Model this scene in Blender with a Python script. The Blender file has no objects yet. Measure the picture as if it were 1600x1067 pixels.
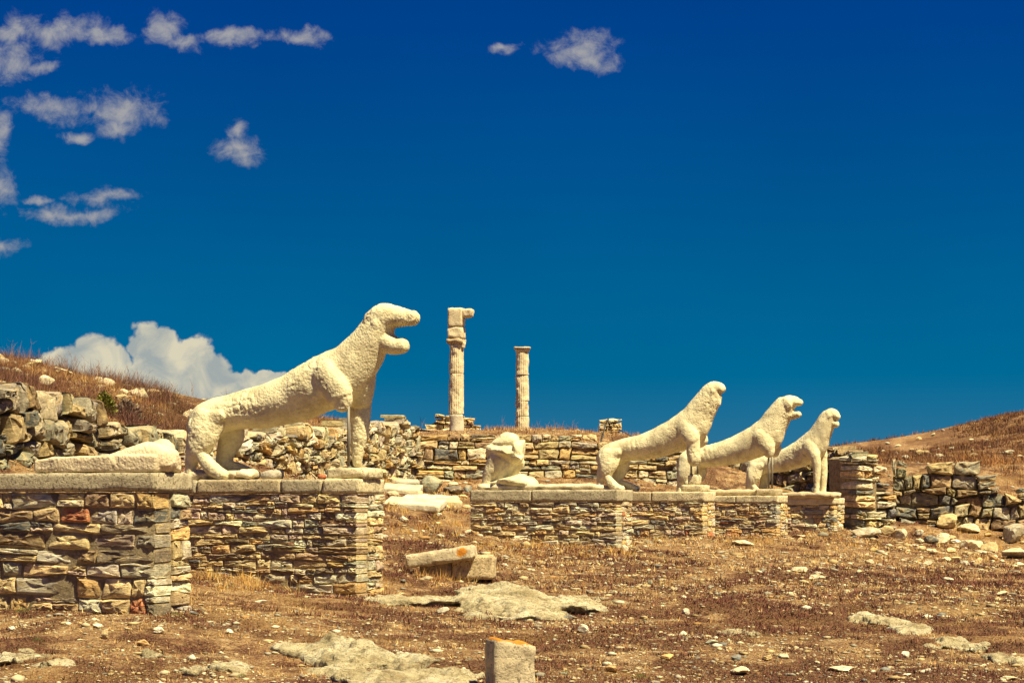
import bpy, bmesh, math, random
import numpy as np
from mathutils import Vector, Matrix

# ---------------------------------------------------------------- camera, sky, sun, exposure
SC = bpy.context.scene
COL = SC.collection
F = 3600.0                      # focal length in photo pixels (1600 wide)
CX, HY = 800.0, 790.0           # picture column straight ahead, row of eye level
EYE = 1.6
cam = bpy.data.cameras.new('camera'); camo = bpy.data.objects.new('camera', cam); COL.objects.link(camo)
cam.sensor_width = 36; cam.lens = 36 * F / 1600
cam.shift_y = (HY - 533.5) / 1600
cam.clip_start = 0.1; cam.clip_end = 12000
camo.location = (0, 0, EYE); camo.rotation_euler = (math.pi / 2, 0, 0)
SC.camera = camo

SUN_AZ, SUN_EL = 135.0, 58.0    # clockwise from straight ahead; the sun is behind the viewer, to the right
sdir = Vector((math.sin(math.radians(SUN_AZ)) * math.cos(math.radians(SUN_EL)),
               math.cos(math.radians(SUN_AZ)) * math.cos(math.radians(SUN_EL)), math.sin(math.radians(SUN_EL))))
sl = bpy.data.lights.new('sun', 'SUN'); sl.energy = 5.0; sl.angle = math.radians(0.53); sl.color = (1.0, 0.86, 0.53)
so = bpy.data.objects.new('sun', sl); COL.objects.link(so); so.rotation_euler = sdir.to_track_quat('Z', 'Y').to_euler()
so.location = (20, -20, 40)
SC.view_settings.view_transform = 'Standard'; SC.view_settings.look = 'None'
SC.view_settings.exposure = 1.1; SC.view_settings.gamma = 1.0; SC.view_settings.use_curve_mapping = False
SC.render.engine = 'CYCLES'; SC.cycles.max_bounces = 4; SC.cycles.diffuse_bounces = 3; SC.cycles.use_denoising = True
SC.cycles.use_adaptive_sampling = True; SC.cycles.adaptive_threshold = 0.012

W = bpy.data.worlds.new('World'); SC.world = W; W.use_nodes = True
W.cycles.sampling_method = 'MANUAL'; W.cycles.sample_map_resolution = 512
wn, wl = W.node_tree.nodes, W.node_tree.links
def wnode(t, **k):
    n = wn.new(t)
    for a, b in k.items(): setattr(n, a, b)
    return n
def wmath(op, a, b=None, c=None, clamp=False):
    n = wnode('ShaderNodeMath', operation=op, use_clamp=clamp)
    for i, v in enumerate((a, b, c)):
        if v is None: continue
        if isinstance(v, (int, float)): n.inputs[i].default_value = v
        else: wl.new(v, n.inputs[i])
    return n.outputs[0]
def wvec(op, a, b=None, out=0):
    n = wnode('ShaderNodeVectorMath', operation=op)
    for i, v in enumerate((a, b)):
        if v is None: continue
        if isinstance(v, tuple): n.inputs[i].default_value = v
        else: wl.new(v, n.inputs[i])
    return n.outputs[out]
sky = wnode('ShaderNodeTexSky', sky_type='NISHITA', sun_disc=False, sun_elevation=math.radians(SUN_EL),
            sun_rotation=math.radians(SUN_AZ), altitude=0.0, air_density=0.35, dust_density=0.15, ozone_density=10.0)
sep = wnode('ShaderNodeSeparateColor', mode='HSV'); comb = wnode('ShaderNodeCombineColor', mode='HSV')
wl.new(sky.outputs[0], sep.inputs[0])
tcs = wnode('ShaderNodeTexCoord'); szz = wnode('ShaderNodeSeparateXYZ'); wl.new(tcs.outputs['Generated'], szz.inputs[0])
hm_ = wnode('ShaderNodeMapRange', interpolation_type='SMOOTHSTEP'); wl.new(szz.outputs[2], hm_.inputs[0])   # teal towards the horizon, deeper blue above
hm_.inputs[1].default_value = -0.02; hm_.inputs[2].default_value = 0.26; hm_.inputs[3].default_value = 0.578; hm_.inputs[4].default_value = 0.638
wl.new(hm_.outputs[0], comb.inputs[0])
wl.new(wmath('MULTIPLY', sep.outputs[1], 1.32, clamp=True), comb.inputs[1])
skn = wnode('ShaderNodeTexNoise'); skn.inputs['Scale'].default_value = 7.0; skn.inputs['Detail'].default_value = 3; wl.new(tcs.outputs['Generated'], skn.inputs['Vector'])
wl.new(wmath('MULTIPLY', wmath('MULTIPLY', wmath('POWER', sep.outputs[2], 0.20), 1.44), wmath('MULTIPLY_ADD', skn.outputs['Fac'], 0.22, 0.89)), comb.inputs[2])
# clouds, by direction on the sky dome: (azimuth tangent, elevation tangent) in units of 1/F
geo = wnode('ShaderNodeTexCoord')
sx = wnode('ShaderNodeSeparateXYZ'); wl.new(geo.outputs['Generated'], sx.inputs[0])
ypos = wmath('MAXIMUM', sx.outputs[1], 0.02)
cu = wmath('MULTIPLY', wmath('DIVIDE', sx.outputs[0], ypos), F / 100)
cv = wmath('MULTIPLY', wmath('DIVIDE', sx.outputs[2], ypos), F / 100)
cmb = wnode('ShaderNodeCombineXYZ'); wl.new(cu, cmb.inputs[0]); wl.new(cv, cmb.inputs[1])
P2 = cmb.outputs[0]
def wnoise(scale, detail, rough, vec=None, dist=0.0, stretch=None):
    n = wnode('ShaderNodeTexNoise'); n.inputs['Scale'].default_value = scale; n.inputs['Detail'].default_value = detail
    n.inputs['Roughness'].default_value = rough; n.inputs['Distortion'].default_value = dist
    v = vec or P2
    if stretch: v = wvec('MULTIPLY', v, stretch)
    wl.new(v, n.inputs['Vector']); return n.outputs['Fac']
def blobs(lst, warp, amt):
    """max over ellipses given in photo pixels (cx, cy, rx, ry) of 1 - normalised radius"""
    wp = wvec('ADD', P2, wvec('MULTIPLY', wvec('SUBTRACT', warp, (0.5, 0.5, 0.5)), (amt, amt, 0)))
    acc = None
    for (px, py, rx, ry) in lst:
        iv = (100 / rx, 100 / ry, 0.0); n = wnode('ShaderNodeVectorMath', operation='MULTIPLY_ADD'); wl.new(wp, n.inputs[0])
        n.inputs[1].default_value = iv; n.inputs[2].default_value = (-(px - CX) / 100 * iv[0], -(HY - py) / 100 * iv[1], 0)
        ln = wvec('LENGTH', n.outputs[0], out=1)
        acc = ln if acc is None else wmath('MINIMUM', acc, ln)
    return wmath('SUBTRACT', 1.0, acc)
wtex = wnode('ShaderNodeTexNoise'); wtex.inputs['Scale'].default_value = 1.6; wtex.inputs['Detail'].default_value = 4
wl.new(P2, wtex.inputs['Vector'])
thin = [(85, 45, 105, 30), (160, 52, 70, 18), (20, 55, 60, 22), (15, 95, 60, 34), (60, 105, 40, 12), (255, 45, 40, 30), (285, 68, 40, 20), (360, 58, 90, 15),
        (470, 62, 62, 13), (780, 77, 30, 12), (905, 80, 70, 30), (930, 98, 46, 20), (90, 168, 95, 28), (190, 175, 75, 38), (185, 200, 45, 24),
        (370, 235, 48, 26), (368, 212, 22, 26), (0, 290, 30, 40), (165, 306, 62, 15), (110, 332, 95, 17), (60, 310, 34, 8), (120, 218, 24, 14),
        (5, 385, 36, 20), (-10, 210, 28, 50)]
e1 = blobs(thin, wtex.outputs['Color'], 0.55)
n1 = wnoise(3.0, 8, 0.68, dist=0.35)
d1 = wmath('ADD', wmath('MULTIPLY', e1, 1.15), wmath('MULTIPLY', wmath('SUBTRACT', n1, 0.53), 2.6))
ss1 = wnode('ShaderNodeMapRange', interpolation_type='SMOOTHSTEP'); wl.new(d1, ss1.inputs[0])
ss1.inputs[1].default_value = -0.1; ss1.inputs[2].default_value = 1.35; ss1.inputs[4].default_value = 0.95
cumu = [(70, 585, 60, 30), (150, 563, 46, 44), (115, 575, 56, 38), (175, 570, 34, 36), (228, 540, 32, 40), (258, 545, 26, 38), (245, 575, 50, 50), (305, 562, 38, 40), (320, 590, 50, 42), (200, 612, 150, 44),
        (285, 600, 70, 45), (375, 603, 60, 26), (430, 594, 60, 15)]
wtex2 = wnode('ShaderNodeTexNoise'); wtex2.inputs['Scale'].default_value = 3.6; wtex2.inputs['Detail'].default_value = 5
wl.new(P2, wtex2.inputs['Vector'])
e2 = blobs(cumu, wtex2.outputs['Color'], 0.30)
n2 = wnoise(5.0, 6, 0.55)
d2 = wmath('ADD', e2, wmath('MULTIPLY', wmath('SUBTRACT', n2, 0.5), 0.5))
ss2 = wnode('ShaderNodeMapRange', interpolation_type='SMOOTHSTEP'); wl.new(d2, ss2.inputs[0])
ss2.inputs[1].default_value = 0.0; ss2.inputs[2].default_value = 0.22; ss2.inputs[4].default_value = 0.93
front = wmath('GREATER_THAN', sx.outputs[1], 0.3)
f1 = wmath('MULTIPLY', ss1.outputs[0], front); f2 = wmath('MULTIPLY', ss2.outputs[0], front)
mixa = wnode('ShaderNodeMix', data_type='RGBA'); wl.new(f1, mixa.inputs[0])
bgc = wnode('ShaderNodeBackground'); bgc.inputs[1].default_value = 0.0675
CS = 0.9 / 0.0675
wl.new(comb.outputs[0], mixa.inputs[6])
mixa.inputs[7].default_value = (0.20 * CS, 0.20 * CS, 0.205 * CS, 1)
shade = wnode('ShaderNodeMix', data_type='RGBA')
n3 = wnoise(1.7, 5, 0.55, dist=0.6)
rr = wnode('ShaderNodeMapRange'); wl.new(n3, rr.inputs[0]); rr.inputs[1].default_value = 0.36; rr.inputs[2].default_value = 0.62
wl.new(rr.outputs[0], shade.inputs[0])
shade.inputs[6].default_value = (0.20 * CS, 0.22 * CS, 0.21 * CS, 1); shade.inputs[7].default_value = (0.39 * CS, 0.355 * CS, 0.255 * CS, 1)
mixb = wnode('ShaderNodeMix', data_type='RGBA'); wl.new(f2, mixb.inputs[0])
wl.new(mixa.outputs[2], mixb.inputs[6]); wl.new(shade.outputs[2], mixb.inputs[7])
wl.new(mixb.outputs[2], bgc.inputs[0])
wout = [n for n in wn if n.type == 'OUTPUT_WORLD'][0]
wl.new(bgc.outputs[0], wout.inputs[0])

# ---------------------------------------------------------------- helpers
def at(px, py, d): return Vector(((px - CX) * d / F, d, EYE + (HY - py) * d / F))
def tag(o, label=None, cat=None, group=None, kind=None):
    if label: o['label'] = label
    if cat: o['category'] = cat
    if group: o['group'] = group
    if kind: o['kind'] = kind
    return o
def link(o, parent=None):
    COL.objects.link(o)
    if parent is not None: o.parent = parent
    return o
def empty(name, loc, rz=0.0):
    o = bpy.data.objects.new(name, None); o.empty_display_size = 0.2; o.location = loc; o.rotation_euler = (0, 0, rz)
    return link(o)
def mesh_obj(name, verts, faces, mat, parent=None, loc=(0, 0, 0), rot=(0, 0, 0), smooth=False, color=None):
    me = bpy.data.meshes.new(name); me.from_pydata([tuple(v) for v in verts], [], faces)
    if smooth is True: me.shade_smooth()
    me.materials.append(mat)
    if smooth == 'front': me.polygons.foreach_set('use_smooth', [p.normal.y < -.75 for p in me.polygons])
    o = bpy.data.objects.new(name, me); o.location = loc; o.rotation_euler = rot
    if color is not None: o.color = (*color, 1)
    return link(o, parent)

# numpy value noise
def _hash(i, j, k, seed):
    h = (i * 374761393 + j * 668265263 + k * 2147483647 + seed * 1274126177) & 0xffffffff
    h = ((h ^ (h >> 13)) * 1274126177) & 0xffffffff
    return ((h ^ (h >> 16)) & 0xffff) / 65535.0
def vnoise(P, seed=0):
    P = np.asarray(P, float); I = np.floor(P).astype(np.int64); f = P - I; f = f * f * f * (f * (f * 6 - 15) + 10)
    r = 0
    for a in (0, 1):
        for b in (0, 1):
            for c in (0, 1):
                w = (f[:, 0] if a else 1 - f[:, 0]) * (f[:, 1] if b else 1 - f[:, 1]) * (f[:, 2] if c else 1 - f[:, 2])
                r = r + w * _hash(I[:, 0] + a, I[:, 1] + b, I[:, 2] + c, seed)
    return r * 2 - 1
def fbm(P, scale, octv=3, seed=0, gain=0.5):
    P = np.asarray(P, float) * scale; r = 0; a = 1
    for o in range(octv):
        r = r + a * vnoise(P + 17.3 * o, seed + o); P = P * 2.03; a *= gain
    return r
def fbm2(x, y, scale, octv=3, seed=0): return fbm(np.stack([x, y, np.zeros_like(x)], 1), scale, octv, seed)

# ---------------------------------------------------------------- materials
def mat_new(name):
    m = bpy.data.materials.new(name); m.use_nodes = True
    n, l = m.node_tree.nodes, m.node_tree.links
    b = n['Principled BSDF']; b.inputs['Roughness'].default_value = 0.92
    b.inputs['Specular IOR Level'].default_value = 0.15
    return m, n, l, b
def nd(n, t, **k):
    x = n.new(t)
    for a, b in k.items(): setattr(x, a, b)
    return x
def noise_node(n, l, vec, scale, detail=6, rough=0.6, dist=0.0):
    x = n.new('ShaderNodeTexNoise'); x.inputs['Scale'].default_value = scale; x.inputs['Detail'].default_value = detail
    x.inputs['Roughness'].default_value = rough; x.inputs['Distortion'].default_value = dist
    if vec is not None: l.new(vec, x.inputs['Vector'])
    return x
def ramp(n, l, fac, stops):
    r = n.new('ShaderNodeValToRGB'); l.new(fac, r.inputs[0]); e = r.color_ramp.elements
    while len(e) < len(stops): e.new(0.5)
    for q, (p, c) in zip(e, stops): q.position = p; q.color = (*c, 1)
    return r.outputs[0]
def mixc(n, l, fac, a, b, mode='MIX'):
    x = n.new('ShaderNodeMix'); x.data_type = 'RGBA'; x.blend_type = mode
    for i, v in ((0, fac), (6, a), (7, b)):
        if isinstance(v, (int, float)): x.inputs[i].default_value = v
        elif isinstance(v, tuple): x.inputs[i].default_value = (*v, 1)
        else: l.new(v, x.inputs[i])
    return x.outputs[2]
def bump(n, l, b, hs):
    prev = None
    for h, st, dist in hs:
        x = n.new('ShaderNodeBump'); x.inputs['Strength'].default_value = st; x.inputs['Distance'].default_value = dist
        l.new(h, x.inputs['Height'])
        if prev: l.new(prev, x.inputs['Normal'])
        prev = x.outputs[0]
    l.new(prev, b.inputs['Normal'])
def gray(v): return (v, v, v)

def mat_fieldstone(name, stretch=(1, 1, 2.6), bs=1.0, crack=1.0):
    m, n, l, b = mat_new(name)
    g = n.new('ShaderNodeNewGeometry'); oi = n.new('ShaderNodeObjectInfo')
    sc = n.new('ShaderNodeMath'); sc.operation = 'MULTIPLY'; l.new(oi.outputs['Random'], sc.inputs[0]); sc.inputs[1].default_value = 40
    def vec(st):
        mp = n.new('ShaderNodeVectorMath'); mp.operation = 'MULTIPLY'; l.new(g.outputs['Position'], mp.inputs[0]); mp.inputs[1].default_value = st
        ad = n.new('ShaderNodeVectorMath'); ad.operation = 'ADD'; l.new(mp.outputs[0], ad.inputs[0]); l.new(sc.outputs[0], ad.inputs[1]); return ad.outputs[0]
    v = vec(stretch); v2 = vec((stretch[0], stretch[1], stretch[2] * 2.6))
    n1 = noise_node(n, l, v, 9, 8, 0.7, 0.3); n2 = noise_node(n, l, v, 30, 5, 0.7); n3 = noise_node(n, l, v, 5, 5, 0.6, 1.0); n6 = noise_node(n, l, v2, 11, 6, 0.7, 0.8)
    c = mixc(n, l, 1.0, oi.outputs['Color'], ramp(n, l, n1.outputs[0], [(0.36, gray(0.7)), (0.5, gray(1.1)), (0.64, gray(1.55))]), 'MULTIPLY')
    c = mixc(n, l, ramp(n, l, n3.outputs[0], [(0.5, gray(0)), (0.64, gray(0.6))]), c, (0.55, 0.41, 0.19))
    n5 = noise_node(n, l, v, 15, 5, 0.65)
    c = mixc(n, l, ramp(n, l, n5.outputs[0], [(0.56, gray(0)), (0.68, gray(0.6 * crack ** 2))]), c, (0.68, 0.58, 0.35))
    c = mixc(n, l, ramp(n, l, n6.outputs[0], [(0.36, gray(0.6 * crack)), (0.43, gray(0))]), c, (0.15, 0.10, 0.06))
    c = mixc(n, l, ramp(n, l, n2.outputs[0], [(0.36, gray(0.6)), (0.42, gray(0))]), c, (0.17, 0.11, 0.065))
    l.new(c, b.inputs['Base Color'])
    n4 = noise_node(n, l, v, 110, 3, 0.6)
    bump(n, l, b, [(n1.outputs[0], 0.8 * bs, 0.03), (n6.outputs[0], 0.8 * bs, 0.016), (n2.outputs[0], 0.8 * bs, 0.011), (n4.outputs[0], 0.6 * bs, 0.006)])
    return m
M_STONE = mat_fieldstone('weathered_fieldstone')
M_BOULDER = mat_fieldstone('weathered_boulder', (1, 1, 1.3), 1.1, 0.7)

def mat_marble():
    m, n, l, b = mat_new('weathered_cream_marble')
    tc = n.new('ShaderNodeNewGeometry'); oi = n.new('ShaderNodeObjectInfo'); v = tc.outputs['Position']
    n1 = noise_node(n, l, v, 5, 6, 0.6); n2 = noise_node(n, l, v, 60, 4, 0.7); n3 = noise_node(n, l, v, 16, 6, 0.65, 0.4)
    c = mixc(n, l, 1.0, oi.outputs['Color'], ramp(n, l, n1.outputs[0], [(0.36, (0.74, 0.70, 0.66)), (0.5, (0.95, 0.94, 0.92)), (0.62, (1.06, 1.05, 1.04))]), 'MULTIPLY')
    c = mixc(n, l, ramp(n, l, n3.outputs[0], [(0.56, gray(0)), (0.74, gray(0.45))]), c, (0.52, 0.42, 0.25))
    c = mixc(n, l, ramp(n, l, n2.outputs[0], [(0.36, gray(0.5)), (0.44, gray(0))]), c, (0.36, 0.27, 0.15))
    mp = n.new('ShaderNodeVectorMath'); mp.operation = 'MULTIPLY'; l.new(v, mp.inputs[0]); mp.inputs[1].default_value = (7, 7, 1.6)
    n8 = noise_node(n, l, mp.outputs[0], 1.0, 6, 0.65, 0.5)
    c = mixc(n, l, ramp(n, l, n8.outputs[0], [(0.55, gray(0)), (0.72, gray(0.5))]), c, (0.42, 0.36, 0.25))
    l.new(c, b.inputs['Base Color'])
    vo = n.new('ShaderNodeTexVoronoi'); vo.inputs['Scale'].default_value = 45; l.new(v, vo.inputs['Vector'])
    bump(n, l, b, [(n3.outputs[0], 0.55, 0.02), (vo.outputs['Distance'], 0.35, 0.012), (n2.outputs[0], 0.5, 0.008)])
    return m
M_MARBLE = mat_marble()

def mat_pitted():
    """cut limestone / poros blocks with dark pitting"""
    m, n, l, b = mat_new('pitted_cut_limestone')
    tc = n.new('ShaderNodeNewGeometry'); oi = n.new('ShaderNodeObjectInfo'); v = tc.outputs['Position']
    n1 = noise_node(n, l, v, 3.5, 6, 0.65); n2 = noise_node(n, l, v, 42, 5, 0.7); n3 = noise_node(n, l, v, 11, 7, 0.7, 0.5)
    c = mixc(n, l, 1.0, oi.outputs['Color'], ramp(n, l, n1.outputs[0], [(0.3, (0.74, 0.72, 0.68)), (0.62, (1.06, 1.04, 1.0))]), 'MULTIPLY')
    c = mixc(n, l, ramp(n, l, n3.outputs[0], [(0.36, gray(0.7)), (0.5, gray(0))]), c, (0.24, 0.19, 0.12))
    c = mixc(n, l, ramp(n, l, n2.outputs[0], [(0.39, gray(0.85)), (0.46, gray(0))]), c, (0.12, 0.09, 0.055))
    l.new(c, b.inputs['Base Color'])
    bump(n, l, b, [(n3.outputs[0], 0.6, 0.02), (n2.outputs[0], 0.8, 0.014)])
    return m
M_PIT = mat_pitted()

def mat_core():
    m, n, l, b = mat_new('earth_and_mortar_fill')
    g = n.new('ShaderNodeNewGeometry'); n1 = noise_node(n, l, g.outputs['Position'], 14, 6, 0.7); n2 = noise_node(n, l, g.outputs['Position'], 70, 4, 0.7)
    l.new(ramp(n, l, n1.outputs[0], [(0.35, (0.20, 0.15, 0.09)), (0.65, (0.46, 0.37, 0.22))]), b.inputs['Base Color'])
    bump(n, l, b, [(n1.outputs[0], 1.0, 0.05), (n2.outputs[0], 0.8, 0.02)])
    return m
M_CORE = mat_core()

def mat_outcrop():
    m, n, l, b = mat_new('pale_lichened_bedrock')
    g = n.new('ShaderNodeNewGeometry'); v = g.outputs['Position']
    mp = n.new('ShaderNodeVectorMath'); mp.operation = 'MULTIPLY'; l.new(v, mp.inputs[0]); mp.inputs[1].default_value = (1, 1, 2.0); v = mp.outputs[0]
    n1 = noise_node(n, l, v, 2.6, 8, 0.65, 0.4); n2 = noise_node(n, l, v, 12, 8, 0.72, 0.6); n3 = noise_node(n, l, v, 60, 4, 0.7)
    c = ramp(n, l, n1.outputs[0], [(0.36, (0.36, 0.29, 0.16)), (0.5, (0.53, 0.46, 0.29)), (0.62, (0.64, 0.59, 0.42))])
    c = mixc(n, l, ramp(n, l, n2.outputs[0], [(0.38, gray(0.85)), (0.48, gray(0))]), c, (0.26, 0.19, 0.11))
    c = mixc(n, l, ramp(n, l, n3.outputs[0], [(0.38, gray(0.8)), (0.45, gray(0))]), c, (0.17, 0.12, 0.07))
    l.new(c, b.inputs['Base Color'])
    bump(n, l, b, [(n1.outputs[0], 0.6, 0.1), (n2.outputs[0], 1.0, 0.05), (n3.outputs[0], 0.7, 0.012)])
    return m
M_OUT = mat_outcrop()

def mat_ground():
    m, n, l, b = mat_new('dry_stony_ground')
    g = n.new('ShaderNodeNewGeometry'); v = g.outputs['Position']
    n1 = noise_node(n, l, v, 0.55, 5, 0.6, 0.4); n2 = noise_node(n, l, v, 4.5, 8, 0.75, 0.3); n3 = noise_node(n, l, v, 30, 6, 0.75); n4 = noise_node(n, l, v, 1.7, 5, 0.65, 0.6)
    soil = ramp(n, l, n2.outputs[0], [(0.37, (0.17, 0.085, 0.055)), (0.46, (0.36, 0.22, 0.12)), (0.54, (0.53, 0.38, 0.20)), (0.63, (0.72, 0.58, 0.34))])
    dark = ramp(n, l, n3.outputs[0], [(0.42, (0.06, 0.024, 0.02)), (0.5, (0.15, 0.065, 0.042)), (0.60, (0.36, 0.22, 0.10))])
    av = n.new('ShaderNodeAttribute'); av.attribute_name = 'cover'
    ms = n.new('ShaderNodeMath'); ms.operation = 'MULTIPLY_ADD'; l.new(n3.outputs[0], ms.inputs[0]); ms.inputs[1].default_value = 1.6; ms.inputs[2].default_value = -0.8
    m3 = n.new('ShaderNodeMath'); m3.operation = 'ADD'; l.new(ms.outputs[0], m3.inputs[0]); l.new(av.outputs['Fac'], m3.inputs[1])
    c = mixc(n, l, ramp(n, l, m3.outputs[0], [(0.35, gray(0.0)), (0.65, gray(0.9))]), soil, dark)
    c = mixc(n, l, ramp(n, l, n1.outputs[0], [(0.50, gray(0.0)), (0.62, gray(0.5))]), c, (0.46, 0.31, 0.12))
    n7 = noise_node(n, l, v, 55, 4, 0.7)
    c = mixc(n, l, ramp(n, l, n7.outputs[0], [(0.56, gray(0)), (0.62, gray(0.75))]), c, (0.60, 0.48, 0.26))
    c = mixc(n, l, ramp(n, l, n7.outputs[0], [(0.39, gray(0.85)), (0.46, gray(0))]), c, (0.08, 0.034, 0.026))
    vo = n.new('ShaderNodeTexVoronoi'); vo.inputs['Scale'].default_value = 16; l.new(v, vo.inputs['Vector'])
    c = mixc(n, l, 1.0, c, (0.92, 0.81, 0.76), 'MULTIPLY')
    l.new(c, b.inputs['Base Color'])
    bump(n, l, b, [(n2.outputs[0], 1.0, 0.16), (n3.outputs[0], 1.0, 0.05), (vo.outputs['Distance'], 0.4, 0.03)])
    return m
M_GROUND = mat_ground()


def mat_vcol(name, rough=0.85, trans=0.0):
    m, n, l, b = mat_new(name)
    a = n.new('ShaderNodeVertexColor'); a.layer_name = 'Col'
    l.new(a.outputs[0], b.inputs['Base Color']); b.inputs['Roughness'].default_value = rough
    return m
M_STRAW = mat_vcol('dry_stalks'); M_PEBBLE = mat_vcol('loose_pebbles')
def mat_plain(name, col, rough=0.6, metal=0.0):
    m, n, l, b = mat_new(name)
    g = n.new('ShaderNodeNewGeometry'); n1 = noise_node(n, l, g.outputs['Position'], 25, 4, 0.6)
    l.new(mixc(n, l, n1.outputs[0], tuple(c * 0.8 for c in col), tuple(c * 1.2 for c in col)), b.inputs['Base Color'])
    b.inputs['Roughness'].default_value = rough; b.inputs['Metallic'].default_value = metal
    return m
M_STEEL = mat_plain('grey_painted_steel', (0.20, 0.18, 0.15), 0.55, 0.3)
M_CABLE = mat_plain('dark_cable', (0.06, 0.055, 0.05), 0.7)
M_LEAF = mat_vcol('green_leaves', 0.6)
def mat_lichen(base):
    m, n, l, b = mat_new('limestone_with_orange_lichen')
    g = n.new('ShaderNodeNewGeometry'); tc = n.new('ShaderNodeTexCoord'); v = g.outputs['Position']
    n1 = noise_node(n, l, v, 7, 6, 0.65); n2 = noise_node(n, l, v, 42, 5, 0.7); n3 = noise_node(n, l, v, 14, 6, 0.7, 0.5)
    c = mixc(n, l, 1.0, base, ramp(n, l, n1.outputs[0], [(0.3, gray(0.75)), (0.65, gray(1.1))]), 'MULTIPLY')
    c = mixc(n, l, ramp(n, l, n2.outputs[0], [(0.36, gray(0.9)), (0.44, gray(0))]), c, (0.09, 0.075, 0.055))
    c = mixc(n, l, ramp(n, l, n3.outputs[0], [(0.34, gray(0.5)), (0.44, gray(0))]), c, (0.15, 0.12, 0.08))
    at_ = n.new('ShaderNodeAttribute'); at_.attribute_name = 'lichen'
    mm = n.new('ShaderNodeMath'); mm.operation = 'MULTIPLY_ADD'; l.new(n3.outputs[0], mm.inputs[0]); mm.inputs[1].default_value = 1.2; mm.inputs[2].default_value = -0.6
    m2 = n.new('ShaderNodeMath'); m2.operation = 'ADD'; l.new(mm.outputs[0], m2.inputs[0]); l.new(at_.outputs['Fac'], m2.inputs[1])
    f = ramp(n, l, m2.outputs[0], [(0.42, gray(0)), (0.55, gray(1))])
    c = mixc(n, l, f, c, mixc(n, l, n2.outputs[0], (0.40, 0.12, 0.012), (0.58, 0.27, 0.04)))
    l.new(c, b.inputs['Base Color'])
    bump(n, l, b, [(n3.outputs[0], 0.7, 0.02), (n2.outputs[0], 0.8, 0.012)])
    return m

# ---------------------------------------------------------------- terrain
CTRL = []
def cp(px, py, d): p = at(px, py, d); CTRL.append((p.x, p.y, p.z - EYE))
def cr(x, d, z): CTRL.append((x, d, z))
for x in (-14, -5, 5, 14): cr(x, -6, -1.62); cr(x, 6, -1.52)
for px, d in ((-300, 14.4), (0, 14.4), (400, 14.7), (800, 15.0), (1200, 15.2), (1600, 15.4), (1900, 15.6)): cp(px, 1067, d)
for c in [(150, 968, 17.6), (290, 974, 17.3), (-150, 950, 18.6), (340, 922, 20.5), (420, 926, 22.2), (300, 903, 22.4), (330, 896, 23.4), (420, 892, 24.2), (220, 900, 22.0), (560, 900, 24),(600, 938, 21.9), (500, 975, 18.5),
          (700, 908, 25), (720, 948, 21.5), (980, 948, 21.5), (740, 852, 33.6), (985, 862, 32.4), (1110, 840, 38.4), (1225, 840, 43.2),
          (1312, 831, 47.5), (1350, 834, 49), (1560, 866, 45), (1300, 920, 25), (1550, 920, 27), (1900, 930, 26), (1000, 905, 26),
          (1250, 868, 34), (1600, 880, 38), (1900, 880, 40),
          (680, 852, 29), (670, 800, 36), (690, 772, 43), (655, 760, 49.9), (720, 762, 49.9), (800, 764, 49.9), (900, 766, 49.9), (1000, 768, 49.9), (1090, 770, 50.5), (1150, 772, 49.8), (1230, 836, 47.6), (1180, 838, 48.2), (1230, 795, 50.4), (1300, 832, 49.0), (1000, 850, 39.3), (1060, 842, 40.5), (1150, 840, 44.5), (1100, 842, 44.6), (800, 790, 44), (950, 800, 42), (1050, 800, 47),
          (0, 748, 25), (-200, 745, 22), (150, 750, 28), (300, 748, 34), (450, 750, 40.5), (620, 755, 46.5), (-100, 790, 21), (200, 800, 25.5), (420, 800, 30), (560, 800, 32),
          (-200, 610, 25), (0, 640, 28), (140, 650, 31.5), (250, 690, 36), (320, 692, 39.5), (450, 690, 46), (600, 684, 54), (720, 682, 53.2), (800, 684, 53.2), (880, 684, 53.2), (960, 690, 53.2), (1040, 698, 53.6),
          (-300, 510, 50), (0, 558, 50), (130, 590, 51), (250, 615, 53), (330, 630, 54), (480, 652, 57), (560, 664, 58), (640, 676, 59), (750, 680, 60), (850, 676, 61), (950, 683, 61), (1080, 735, 62),
          (-100, 585, 38), (100, 620, 40), (250, 650, 44),
          (1200, 745, 58), (1300, 735, 56), (1390, 728, 56), (1400, 836, 49.3), (1500, 848, 49.3), (1600, 855, 49.3), (1700, 860, 49.3), (1430, 736, 53.4), (1500, 738, 53.4), (1580, 762, 53.2), (1700, 770, 53), (1500, 728, 57), (1620, 732, 56), (1900, 735, 56), (1450, 708, 72), (1600, 700, 76),
          (1100, 760, 120), (1230, 725, 128), (1320, 694, 132), (1400, 680, 132), (1500, 663, 132), (1600, 649, 132), (1850, 620, 132), (2200, 590, 132)]: cp(*c)
for x, d, z in [(-40, 10, 0), (40, 10, -1.5), (-45, 50, 5), (-60, 90, 4), (-20, 80, 1.5), (0, 80, .8), (10, 90, .6), (0, 120, 0), (-40, 130, 1), (45, 60, 1.2), (60, 130, 9), (30, 190, 3), (60, 190, 5), (0, 190, -1), (-50, 190, -1)]: cr(x, d, z)
CT = np.array(CTRL); MQ = 1.2
def _phi(r2): return np.sqrt(r2 + MQ * MQ)
_A = _phi(((CT[:, None, :2] - CT[None, :, :2]) ** 2).sum(2)); _A[np.diag_indices(len(CT))] -= 0.02
_w = np.linalg.solve(_A, CT[:, 2] + 1.0)
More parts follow.
